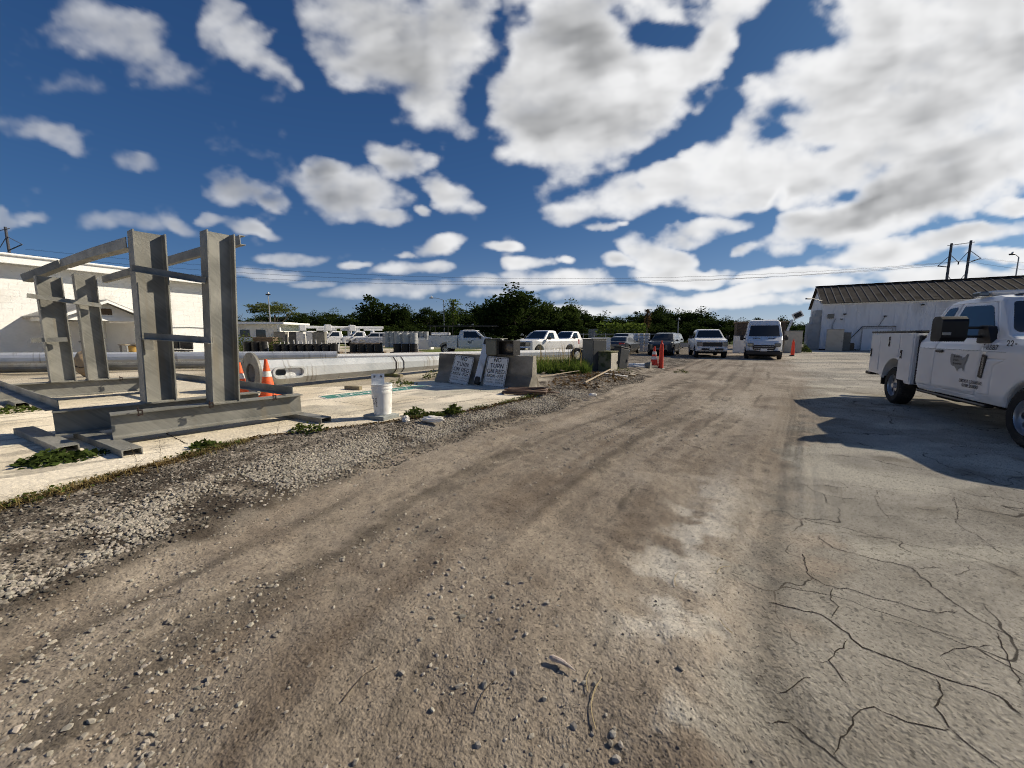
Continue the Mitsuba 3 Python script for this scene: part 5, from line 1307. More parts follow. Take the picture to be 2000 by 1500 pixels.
# ---------------------------------------------------------------- white building on the left
mat('white_wall', lambda p, n, uv: mix((.80, .80, .785), (.68, .67, .64), smoothstep(.5, .78, fbm(p.x * .7 + p.y * .5, p.z * .9, 2, 4)) * .8) * (.95 + .08 * N3(p, 14)), .8, spec=.2)
mat('white_trim', dirty((.82, .82, .81), (.62, .61, .58), .3, 2), .5)
mat('mortar', (.60, .595, .575), .9)
mat('roof_grey', dirty((.24, .24, .235), (.14, .135, .13), .6, 3), .85)
mat('steel_grey', (.30, .31, .32), .5, metal=.4)
mat('timber_yellow', dirty((.62, .40, .12), (.40, .26, .10), .5, 5), .6)
wd, wn = np.array([.4108, .9117]), np.array([.9117, -.4108])
W0 = np.array([-23.3, 21.9])
rzw = math.degrees(math.atan2(wd[1], wd[0]))          # local x runs along the wall away from the camera, local -y looks to the yard
twL = xf(W0[0], W0[1], .0, rzw)
bl = thing('white_building', 'long white block building with a gabled porch at the left', 'building')
part(bl, 'core', box(-16, 6.3, .0125, 14, 0, 4.95), 'white_wall', tw=twL)
BL, BH = .62, .305
blk = [mikit.ply(box(0, BL - .003, 0, .0115, 0, BH - .003, .003), 'white_wall'), mikit.ply(box(0, BL - .003, .0015, .0115, 0, BH - .003, .003), 'white_wall')]
rest = []
cells = []
for r_ in range(16):
    x0 = -16 + (BL / 2 if r_ % 2 else 0)
    for c_ in range(36):
        xx = x0 + c_ * BL
        if xx + BL > 6.3:
            break
        cells.append((0 if -4.2 < xx < 6.3 and r_ > 0 else 1, -r_, xx))
cells.sort()
for q, (far_, r_, xx) in enumerate(cells):
    z = -r_ * BH + .04
    if far_ == 0 and q < 300:
        k = numbered(bl + '__block')
        scene[k] = {**blk[q % 2], 'to_world': twL @ T().translate([xx, 0, z])}
    else:
        rest.append(mv(box(0, BL - .003, 0, .0115, 0, BH - .003), xx, 0, z))
part(bl, 'block_courses', cat(*rest), 'white_wall', tw=twL, kind='stuff')
part(bl, 'soffit', box(-16, 7.0, -.75, 14, 4.951, 5.02), 'mortar', tw=twL)
part(bl, 'fascia', box(-16, 7.02, -.80, -.751, 4.90, 5.34), 'white_trim', tw=twL)
part(bl, 'gutter', tube([(-16, -.86, 5.30), (7.02, -.86, 5.30)], .06, 8), 'white_trim', 30, twL)
part(bl, 'end_fascia', box(6.97, 7.03, -.749, 14, 4.92, 5.33), 'white_trim', tw=twL)
part(bl, 'roof', box(-16, 6.96, -.74, 14, 5.021, 5.26), 'roof_grey', tw=twL)
part(bl, 'wall_pipe', tube([(2.8, -.05, 2.0), (4.4, -.06, 2.05), (6.2, -.05, 1.96)], .025, 6), 'steel_grey', tw=twL)
part(bl, 'wall_pipe', tube([(2.7, -.06, 3.2), (2.7, -.06, 4.1)], .02, 6), 'steel_grey', tw=twL)
dr_ = part(bl, 'door', box(-1.75, -.75, -.02, -.001, .2, 2.25, .004), 'white_trim', tw=twL)
part(dr_, 'frame', cat(box(-1.83, -1.751, -.04, -.001, .2, 2.33), box(-.749, -.67, -.04, -.001, .2, 2.33), box(-1.751, -.749, -.04, -.001, 2.251, 2.33)), 'steel_grey', tw=twL)
part(dr_, 'handle', box(-.88, -.80, -.07, -.021, 1.12, 1.2, .008), 'steel_grey', tw=twL)
# porch: gable towards the yard
pc = part(bl, 'porch', cat(*[box(x, x + .14, -3.62, -3.48, .18, 2.38, .006) for x in (-2.42, .28)]), 'white_trim', tw=twL)
cx_, hw_, z0, z1, d0 = -1.05, 1.55, 2.42, 3.22, -3.78
part(pc, 'gable', prism([(cx_ - hw_ + .12, z0), (cx_ + hw_ - .12, z0), (cx_, z1 - .06)], 'y', d0 + .08, d0 + .14), 'white_wall', tw=twL)
part(pc, 'header_beam', box(cx_ - hw_ + .1, cx_ + hw_ - .1, d0 + .05, d0 + .25, z0 - .2, z0 - .002), 'white_trim', tw=twL)
for s in (-1, 1):
    sl = [(cx_, z1 - .05), (cx_ + s * (hw_ + .12), z0 - .06), (cx_ + s * (hw_ + .12), z0 + .02), (cx_, z1 + .03)][::s]
    part(pc, 'roof_slope', prism(sl, 'y', d0 - .52, -.002), 'roof_grey', tw=twL)
    tr = [(cx_, z1 - .14), (cx_ + s * (hw_ + .14), z0 - .15), (cx_ + s * (hw_ + .14), z0 - .03), (cx_, z1 - .02)][::s]
    part(pc, 'barge_board', prism(tr, 'y', d0 - .56, d0 - .521), 'white_trim', tw=twL)
    part(pc, 'side_beam', box(cx_ + s * (hw_ - .2) - .06, cx_ + s * (hw_ - .2) + .06, d0 + .26, -.003, z0 - .2, z0 - .03), 'white_trim', tw=twL)
part(pc, 'side_wall', box(.30, .40, -3.2, -.003, .2, z0 - .21), 'white_wall', tw=twL)
part(pc, 'ceiling', box(cx_ - hw_ + .05, cx_ + hw_ - .05, d0 + .26, -.003, z0 - .02, z0), 'white_wall', tw=twL)
one('wall_plaque', mv(box(-.36, .36, -.03, 0, 0, .30, .01), 0, 0, 0), 'dark_wood', 'dark maroon name plaque on the porch gable', 'plaque', tw=twL @ T().translate([cx_ - .02, d0 + .075, z0 + .10]))
tb_ = thing('work_table', 'pale topped table under the porch of the white building', 'table')
part(tb_, 'top', box(-.2, 1.35, -3.3, -2.5, .98, 1.02, .006), 'pale_wood', tw=twL)
for x, y in ((-.12, -3.24), (1.25, -3.24), (-.12, -2.56), (1.25, -2.56)):
    part(tb_, 'leg', box(x - .03, x + .03, y - .03, y + .03, .2, .978), 'steel_grey', tw=twL)
one('wooden_barrel', mv(lathe([(0, .2), (.26, .2), (.31, .5), (.31, .65), (.27, .94), (0, .94)], 20), .35, -2.9, 0), 'timber_yellow', 'yellow wooden barrel standing under the porch table', 'barrel', smooth=30, tw=twL)
one('pallet_board', mv(box(-.9, .5, -.05, .05, 0, .62, .01), -5.6, -2.2, .18, rx=-8), 'white_trim', 'white board leaning against the wall left of the porch', 'board', tw=twL)

# low white building further back
lb = thing('low_building', 'low white flat roofed building beyond the steel frame', 'building')
twB = xf(-44, 61, 0, 4)
part(lb, 'wall', box(-6, 7.0, 0, 7, 0, 3.2), 'white_wall', tw=twB)
part(lb, 'roof', box(-6.6, 8.6, -1.4, 7.6, 3.22, 3.55, .02), 'white_trim', tw=twB)
part(lb, 'end_post', box(7.3, 7.75, -1.0, -.6, 0, 3.2), 'white_wall', tw=twB)
for x in (-1.2, 1.2, 3.6):
    ww_ = part(lb, 'window', box(x, x + 1.5, -.03, -.001, 1.2, 2.4), 'dark_glass', tw=twB)
    part(ww_, 'frame', cat(box(x - .08, x, -.05, -.002, 1.1, 2.5), box(x + 1.5, x + 1.58, -.05, -.002, 1.1, 2.5), box(x, x + 1.5, -.05, -.002, 2.401, 2.5), box(x, x + 1.5, -.05, -.002, 1.1, 1.199)), 'white_trim', tw=twB)

# ---------------------------------------------------------------- metal building on the right
mat('metal_wall', lambda p, n, uv: mix((.68, .69, .715), (.52, .52, .53), smoothstep(.45, .75, fbm(p.x * 2, p.y * 2, p.z * .5, 3)) * .7), .5, spec=.4)
mat('rust_roof', lambda p, n, uv: mix(mix((.058, .052, .048), (.030, .026, .023), smoothstep(.35, .7, fbm(p.x * .9, p.y * .9, p.z * .9, 4))), mi.Color3f(.085, .078, .07), smoothstep(.6, .75, N3(p, 2.3)) * .6), .95, spec=.05)
mat('rib_metal', dirty((.15, .142, .132), (.07, .062, .055), .7, 2), .9, spec=.1)
mat('block_grey', dirty((.42, .42, .41), (.26, .26, .25), .6, 3), .9)
dR = np.array([.8486, -.529])
twR = xf(31.8, 40.0, 0, math.degrees(math.atan2(dR[1], dR[0])))
mb = thing('metal_building', 'white ribbed metal building with a rusty brown roof at the right', 'building')
part(mb, 'core', box(.06, 20, .05, 10, 0, 4.7), 'metal_wall', tw=twR)
for q in range(22):
    x = q * .9
    part(mb, 'wall_panel', prism([(x, 0), (x + .892, 0), (x + .892, .045), (x, .045), (x, -.0), (x, 0)][:4] if False else [(x, .04), (x, -.03), (x + .06, -.03), (x + .09, 0), (x + .28, 0), (x + .30, -.012), (x + .33, -.012), (x + .35, 0), (x + .58, 0), (x + .60, -.012), (x + .63, -.012), (x + .65, 0), (x + .893, 0), (x + .893, .04)], 'z', .05, 4.6), 'metal_wall', tw=twR)
sl_l = math.hypot(5.35, 2.15)
ang = math.degrees(math.atan2(2.15, 5.35))
for q in range(33):
    x = -.25 + q * .62
    pf = prism([(x, 0), (x, .02), (x + .617, .02), (x + .617, 0)], 'y', 0, sl_l)
    rp = part(mb, 'roof_panel', mv(pf, 0, -.35, 4.70, rx=ang), 'rust_roof', tw=twR)
    part(rp, 'rib', mv(prism([(x + .01, .0205), (x + .03, .06), (x + .09, .06), (x + .11, .0205)], 'y', .01, sl_l - .01), 0, -.35, 4.70, rx=ang), 'rib_metal', tw=twR)
part(mb, 'rear_roof', prism([(5.02, 6.83), (10.4, 4.66), (10.4, 4.72), (5.02, 6.9)][::-1], 'x', -.25, 20.2), 'rust_roof', tw=twR)
part(mb, 'ridge_cap', box(-.27, 20.2, 4.85, 5.15, 6.90, 6.98, .01), 'rust_roof', tw=twR)
part(mb, 'gable_wall', prism([(0, 0), (10, 0), (10, 4.66), (5, 6.80), (0, 4.66)], 'x', 0, .058), 'metal_wall', tw=twR)
part(mb, 'eave_trim', box(-.05, 20.1, -.10, -.035, 4.56, 4.69), 'white_trim', tw=twR)
part(mb, 'base_kick', box(-.03, 20, -.06, -.032, 0, .12), 'dark_trim', tw=twR)
dd = part(mb, 'double_door', box(3.25, 5.35, -.075, -.036, .02, 2.15, .006), 'metal_wall', tw=twR)
part(dd, 'centre_gap', box(4.29, 4.31, -.079, -.0755, .04, 2.13), 'dark_trim', tw=twR)
part(dd, 'frame', cat(box(3.17, 3.249, -.09, -.036, 0, 2.25), box(5.351, 5.43, -.09, -.036, 0, 2.25), box(3.249, 5.351, -.09, -.036, 2.151, 2.25)), 'steel_grey', tw=twR)
part(mb, 'roll_up_door', box(8.1, 10.6, -.06, -.035, 1.6, 3.9), 'white_wall', tw=twR)
for q in range(8):
    part(mb, 'roll_up_slat', box(8.12, 10.58, -.075, -.0605, 1.62 + q * .285, 1.62 + q * .285 + .26, .004), 'metal_wall', tw=twR)
part(mb, 'conduit', tube([(2.0, -.10, .6), (3.2, -.10, 2.36), (5.6, -.10, 2.36), (5.6, -.10, 1.2)], .035, 6), 'dark_trim', 30, twR)
part(mb, 'conduit', tube([(4.35, -.10, 2.36), (4.75, -.10, 3.3)], .02, 6), 'dark_trim', 30, twR)
part(mb, 'vent_pipe', tube([(.9, -.09, .2), (.9, -.09, 2.6), (1.1, -.09, 3.2)], .03, 6), 'steel_grey', 30, twR)
for x, z, s, lab in ((4.75, 3.32, .12, 0), (7.2, 4.3, .10, 0), (1.75, 3.6, .13, 0), (1.55, 3.1, .10, 0)):
    lp = part(mb, 'wall_lamp', box(x - s, x + s, -.30, -.10, z - s * .5, z + s * .5, .02), 'dark_trim', tw=twR)
    part(lp, 'bracket', box(x - .03, x + .03, -.10, -.031, z - .03, z + .03), 'steel_grey', tw=twR)
part(mb, 'meter_box', box(.42, .95, -.16, -.032, 3.2, 3.65, .02), 'cab_grey', tw=twR)
part(mb, 'gutter_lamp', cat(tube([(-.1, .3, 5.0), (-1.1, -.6, 5.25)], .035, 6), mv(box(-.32, .2, -.13, .13, -.08, .06, .04), -1.3, -.75, 5.22, rz=40)), 'steel_grey', 30, twR)
st = thing('block_stack', 'stepped stack of pale concrete blocks against the end of the metal building', 'block stack')
for q, (x0, z0_, zz) in enumerate([(-1.0, 0, .9), (-1.0, .9, 1.8), (-1.0, 1.8, 2.7), (-.72, 2.7, 3.5), (-.55, 3.5, 4.1)]):
    for k_, (a_, b_) in enumerate(((0, 1.6), (1.61, 3.2))):
        part(st, 'block', box(x0, -.006, .35 + a_ * .9, .35 + b_ * .9, z0_ + .004, zz, .03), 'block_grey', tw=twR)
one('red_crate', mv(box(-.55, .55, -.25, .25, 0, .75, .03), 33.2, 38.35, 0, rz=-32), 'dark_wood', 'dark red crate by the double door of the metal building', 'crate')
cabinet('tall cream cabinet standing against the metal building', 30.5, 36.6, 0, 1.25, .6, 2.05, -38, 'cab_tan')
cabinet('narrow grey cabinet beside the tall cream cabinet', 32.0, 37.1, 0, .7, .6, 1.75, -38, 'cab_grey')
cabinet('pale grey cabinet left of the white van', 19.55, 33.2, 0, .95, .7, 1.42, -28, 'cab_white')
cabinet('pale grey cabinet right of the white van', 21.75, 33.2, 0, 1.05, .7, 1.42, -28, 'cab_white')
cabinet('dark brown cabinet beside the tan cabinet', 23.35, 34.3, 0, .75, .7, 1.75, -30, 'dark_wood')
cabinet('tall tan cabinet behind the red marker post', 24.5, 33.7, 0, 1.25, .8, 1.86, -30, 'cab_tan')
ct = thing('storage_container', 'brown storage container behind the white van', 'container')
twC = xf(24.6, 42.5, 0, -24)
part(ct, 'box', box(0, 4.5, 0, 2.4, .12, 2.85, .02), 'dark_wood', tw=twC)
for q in range(15):
    part(ct, 'rib', box(.1 + q * .29, .1 + q * .29 + .14, -.03, -.001, .2, 2.75, .01), 'dark_wood', tw=twC)
part(ct, 'roof_edge', box(-.1, 4.65, -.12, 2.5, 2.851, 3.0, .02), 'tarp_tan', tw=twC)
ft = thing('floodlight_tower', 'white floodlight mast with a tilted lamp panel behind the tan cabinet', 'floodlight')
part(ft, 'mast', tube([(26.9, 38, 0), (27.0, 38, 2.1), (27.35, 38, 3.0)], .11, 10), 'white_plastic', 30)
lp = part(ft, 'lamp_panel', mv(box(-.42, .42, -.08, .08, -.30, .30, .03), 27.75, 37.9, 3.45, rz=-25, ry=-28), 'white_plastic')
part(lp, 'lens', mv(box(-.30, .30, -.10, -.081, -.2, .2, .01), 27.75, 37.9, 3.45, rz=-25, ry=-28), 'dark_trim')

# ---------------------------------------------------------------- stores in the yard
mat('drum_black', dirty((.010, .010, .011), (.04, .037, .033), .5, 6), .55)
mat('drum_grey', dirty((.36, .37, .38), (.58, .58, .57), .7, 4), .5)


def drum(label, group, x, y, z, r, h, m, first={}):
    key = (m, r, h)
    t = thing('storage_drum', label, 'drum', group)
    if key not in first:
        first[key] = (mikit.ply(lathe([(0, 0), (r, 0), (r * 1.02, .03), (r, .06), (r, h * .33), (r * 1.03, h * .35), (r, h * .37), (r, h * .66), (r * 1.03, h * .68), (r, h * .70), (r, h - .05), (r * 1.02, h - .02), (r * .97, h), (r * .9, h - .02), (0, h - .02)], 18), m, smooth=35),
                      mikit.ply(mv(box(-.02, .02, -.012, .012, .02, h - .02), r + .012, 0, 0, rz=-100), 'white_plastic'))
    scene[t + '__shell'] = {**first[key][0], 'to_world': xf(x, y, z)}
    scene[t + '__strap'] = {**first[key][1], 'to_world': xf(x, y, z)}


def rack(label, x0, x1, y, z=.35, rust=True):
    t = thing('timber_rack', label, 'rack')
    part(t, 'deck', box(x0, x1, y - .55, y + .55, z - .10, z - .005, .008), 'dark_wood')
    for x in np.arange(x0 + .15, x1, 1.3):
        part(t, 'post', box(x, x + .1, y - .5, y - .4, -.02, z - .102), 'dark_wood')
        part(t, 'post', box(x, x + .1, y + .4, y + .5, -.02, z - .102), 'dark_wood')
    part(t, 'rail', box(x0, x1, y - .60, y - .555, z - .28, z - .20), 'cone_orange' if rust else 'dark_wood')


rack('dark timber rack under the leftmost black drums', -18.9, -17.0, 27.1)
rack('long dark timber rack with a rusty orange rail under the drum row', -16.8, -12.1, 27.1)
rack('dark timber rack under the drums left of the white bucket', -11.4, -9.0, 27.1, .36, False)
rack('dark timber rack under the drums with grey drums on top', -8.4, -6.5, 27.1, .36, False)
ORD = ('first', 'second', 'third', 'fourth', 'fifth', 'sixth', 'seventh', 'eighth', 'ninth')
for q, x in enumerate((-18.55, -17.98, -17.4)):
    drum(ORD[q] + ' black drum from the left on the leftmost timber rack', None, x, 27.1, .352, .27, .72, 'drum_black')
for q in range(8):
    drum(ORD[q] + ' black drum from the left in the long row above the orange rail', 'black drums in the long row', -16.45 + q * .57, 27.1, .352, .27, .55, 'drum_black')
for q in range(4):
    drum(ORD[q] + ' black drum from the left on the rack just left of the white plate', 'black drums on the third rack', -11.1 + q * .58, 27.1, .362, .27, .58, 'drum_black')
for q in range(3):
    drum(ORD[q] + ' black drum from the left under the grey drums near the mast straps', 'black drums on the fourth rack', -8.05 + q * .58, 27.1, .362, .27, .55, 'drum_black')
for q in range(3):
    drum(ORD[q] + ' grey drum from the left standing on top of black drums', 'grey drums on top of the black ones', -8.0 + q * .56, 27.2, .915, .25, .75, 'drum_grey')
for q in range(15):
    x = -16.6 + q * .33 + rng.uniform(-.08, .08)
    one('white_rod', box(x, x + .04, 27.60, 27.64, 0, 1.12 + .12 * rng.uniform(-1, 1)), 'white_plastic', f'white rod number {q + 1} from the left behind the long drum row', 'rod', 'white rods behind the drum row')
for lv in range(3):
    for c_ in range(9):
        for rr_ in range(1 if lv else 2):
            drum(f"grey drum in the {('bottom', 'middle', 'top')[lv]} layer, {ORD[c_]} column of the wrapped stack{', back row' if rr_ else ''}", 'grey drums in the wrapped stack', -15.8 + c_ * .62 + .1 * rr_, 49 + rr_ * .66, lv * .66, .29, .64, 'drum_grey')
one('plastic_wrap', mv(box(-1.2, 1.2, -.34, -.30, .75, 1.2, .01), -12.2, 48.95, 0), 'white_plastic', 'loose white plastic wrap across the grey drum stack', 'wrap')
one('white_chest', mv(box(-.78, .72, -.4, .4, .12, 1.08, .03), -8.5, 38, 0, rz=-12), 'cab_white', 'white chest on the ground left of the utility truck', 'chest')
for q, (x, w_, m_, lab) in enumerate(((-25.2, 1.2, 'cab_grey', 'grey cabinet at the left end of the cabinet row'), (-23.6, 1.1, 'cab_dark', 'dark cabinet second in the cabinet row'), (-23.0, .75, 'cab_white', 'pale cabinet third in the cabinet row'), (-21.95, .62, 'cab_white', 'narrow pale cabinet fourth in the cabinet row'), (-20.9, 1.15, 'cab_grey', 'wide grey cabinet at the right end of the cabinet row'))):
    cabinet(lab, x, 42, 0, w_, .7, 1.85, 6, m_)
one('brown_bin', mv(box(-.8, .8, -.5, .5, 0, 1.35, .02), -21.0, 33, 0, rz=8), 'dark_wood', 'brown bin behind the black drum rows', 'bin')
one('brown_bin', mv(box(-1.2, 1.2, -.5, .5, .2, .8, .02), -13.3, 35, 0, rz=4), 'dark_wood', 'low brown bin in front of the bucket trucks', 'bin')
for c_ in range(3):
    for lv in range(7):
        one('white_bundle', mv(box(-.19, .19, -.19, .19, 0, .215, .03), 10.85 + c_ * .48, 34, .06 + lv * .235, rz=float(rng.uniform(-9, 9))), 'rag_mat' if (lv + c_) % 3 else 'white_plastic', f"white bundle in layer {lv + 1} from the ground, {('left', 'middle', 'right')[c_]} column between the dark cars", 'bundle', 'stacked white bundles')
for lv in range(6):
    one('grey_bundle', mv(box(-.5, .5, -.4, .4, 0, .25, .03), -17.6 + .05 * (lv % 2), 54.5, .05 + lv * .27), 'drum_grey', f'grey bundle in layer {lv + 1} from the ground right of the far pickup', 'bundle', 'stacked grey bundles')
one('grey_shed', box(12.6, 19.6, 60, 64, 0, 2.5), 'steel_grey', 'low grey metal shed behind the sedan', 'shed')
fc = thing('yard_fence', 'grey post and rail fence behind the parked cars', 'fence')
for q in range(9):
    part(fc, 'post', box(6.5 + q * 1.2, 6.58 + q * 1.2, 42, 42.08, 0, 1.75), 'steel_grey')
part(fc, 'rail', box(6.5, 16.2, 42.02, 42.06, 1.60, 1.66), 'steel_grey')
part(fc, 'rail', box(6.5, 16.2, 42.02, 42.06, .8, .86), 'steel_grey')
one('guard_rail', mv(prism([(0, .5), (.04, .5), (.04, .85), (0, .85)], 'x', 0, 2.4), 13.9, 33.5, 0, rz=2), 'steel_grey', 'grey guard rail between the slate car and the white pickup', 'guard rail')
bk_ = thing('black_bench', 'black seat on a cart beside the white building', 'seat')
B0 = np.array([-16.6, 19.5])
part(bk_, 'backrest', mv(box(-.62, -.22, -.06, .06, .62, 1.15, .03), *B0, .2, rz=-14), 'drum_black')
part(bk_, 'backrest', mv(box(-.12, .62, -.06, .06, .62, 1.18, .03), *B0, .2, rz=-14), 'drum_black')
part(bk_, 'seat', mv(box(-.68, .75, -.5, -.07, .50, .60, .02), *B0, .2, rz=-14), 'drum_black')
for x in (-.6, .65):
    part(bk_, 'leg', mv(box(x, x + .05, -.3, -.25, 0, .498), *B0, .2, rz=-14), 'steel_grey')
# bushes in front of the cabinet row
for i, (x, y, rad, h_, lab) in enumerate(((-21.8, 31.5, 1.2, 1.8, 'scrubby yellow green bush left of the brown bin'), (-18.8, 31, .9, 1.4, 'scrubby bush behind the leftmost drums'), (-26, 44, 2.5, 2.2, 'bush in front of the low white building'))):
    one('shrub', leafy(x, y, 0, rad, h_, 900, .16, 70 + i), 'weed_leaf', lab, 'shrub')
xy = np.c_[rng.uniform(13, 20, 900), rng.uniform(57.6, 59.6, 900)]
one('yellow_hedge', leaves(np.c_[xy, 1.2 + rng.uniform(0, 2.1, 900)], .5, rng), 'grass_blade', 'yellow green hedge in front of the grey shed', 'hedge')

# ---------------------------------------------------------------- trees
leafmat('leaf_dark', (.030, .048, .016), .45)
leafmat('leaf_mid', (.050, .075, .022), .45)
leafmat('leaf_pale', (.12, .145, .055), .4)
mat('bark', dirty((.12, .10, .08), (.06, .05, .04), .6, 4), .95)


def crown(seed, n_clump, per, rx, rz, z0, leaf, flat=False, hollow=.35):
    """A crown one metre high overall: clumps of leaf-sized faces spread through an uneven volume."""
    r = np.random.default_rng(seed)
    out = []
    for q in range(n_clump):
        d = r.normal(0, 1, 3); d /= np.linalg.norm(d)
        rad = (hollow + (1 - hollow) * r.uniform(0, 1) ** .5) * r.uniform(.72, 1.08)
        c = np.array([d[0] * rx * rad, d[1] * rx * rad, z0 + rz + d[2] * rz * rad])
        if flat:
            c[2] = z0 + rz * (1.2 + .7 * r.uniform(-1, 1) - .8 * (np.hypot(c[0], c[1]) / rx) ** 2)
        s = r.uniform(.07, .15) * (1.25 if not flat else 1)
        p = r.normal(0, 1, (per, 3)); p /= np.linalg.norm(p, axis=1, keepdims=True)
        p = p * (r.uniform(0, 1, (per, 1)) ** .45) * s * np.array([1.15, 1.15, .75 if not flat else .35]) + c
        out.append(p)
    p = np.vstack(out)
    p = p[p[:, 2] > .02]
    return leaves(p, leaf, r, .25)


def trunk(seed, z0, spread, lean=.03, limbs=6, r0=.022):
    r = np.random.default_rng(seed)
    m = [tube([(0, 0, -.01), (lean * .5, 0, z0 * .5), (lean, 0, z0), (lean * 1.2, .01, z0 + .2)], [r0 * 1.25, r0, r0 * .8, r0 * .45], 8)]
    for q in range(limbs):
        a = 2 * math.pi * (q + r.uniform(-.2, .2)) / limbs
        h0 = z0 * r.uniform(.7, 1.05)
        m.append(tube([(lean * h0 / z0, 0, h0), (lean + math.cos(a) * spread * .4, math.sin(a) * spread * .4, h0 + .12), (lean + math.cos(a) * spread * .85, math.sin(a) * spread * .85, h0 + .26 + r.uniform(0, .12))], [r0 * .5, r0 * .35, r0 * .12], 5))
    return cat(*m)


VAR = []
for q in range(6):
    VAR.append((crown(100 + q, 46, 70, .40, .40, .17, .058, hollow=.3), trunk(200 + q, .26, .34, .02 * (q - 2))))
BUSH = [(crown(300 + q, 34, 70, .46, .46, .03, .075, hollow=.3), trunk(320 + q, .10, .36, 0, 7, .02)) for q in range(4)]
UMB = (crown(400, 60, 60, .50, .13, .62, .035, True), trunk(410, .42, .46, .03, 9, .020))
cache = {}


def plant(var, tag, name, label, cat_, x, y, h, w, leafm, rz=0.0, group=None):
    t = thing(name, label, cat_, group)
    if (tag, leafm) not in cache:
        cache[(tag, leafm)] = (mikit.ply(var[0], leafm), mikit.ply(var[1], 'bark', smooth=40))
    tw = T().translate([float(x), float(y), 0]).rotate([0, 0, 1], float(rz)).scale([float(w), float(w), float(h)])
    scene[t + '__crown'] = {**cache[(tag, leafm)][0], 'to_world': tw}
    scene[t + '__trunk'] = {**cache[(tag, leafm)][1], 'to_world': tw}


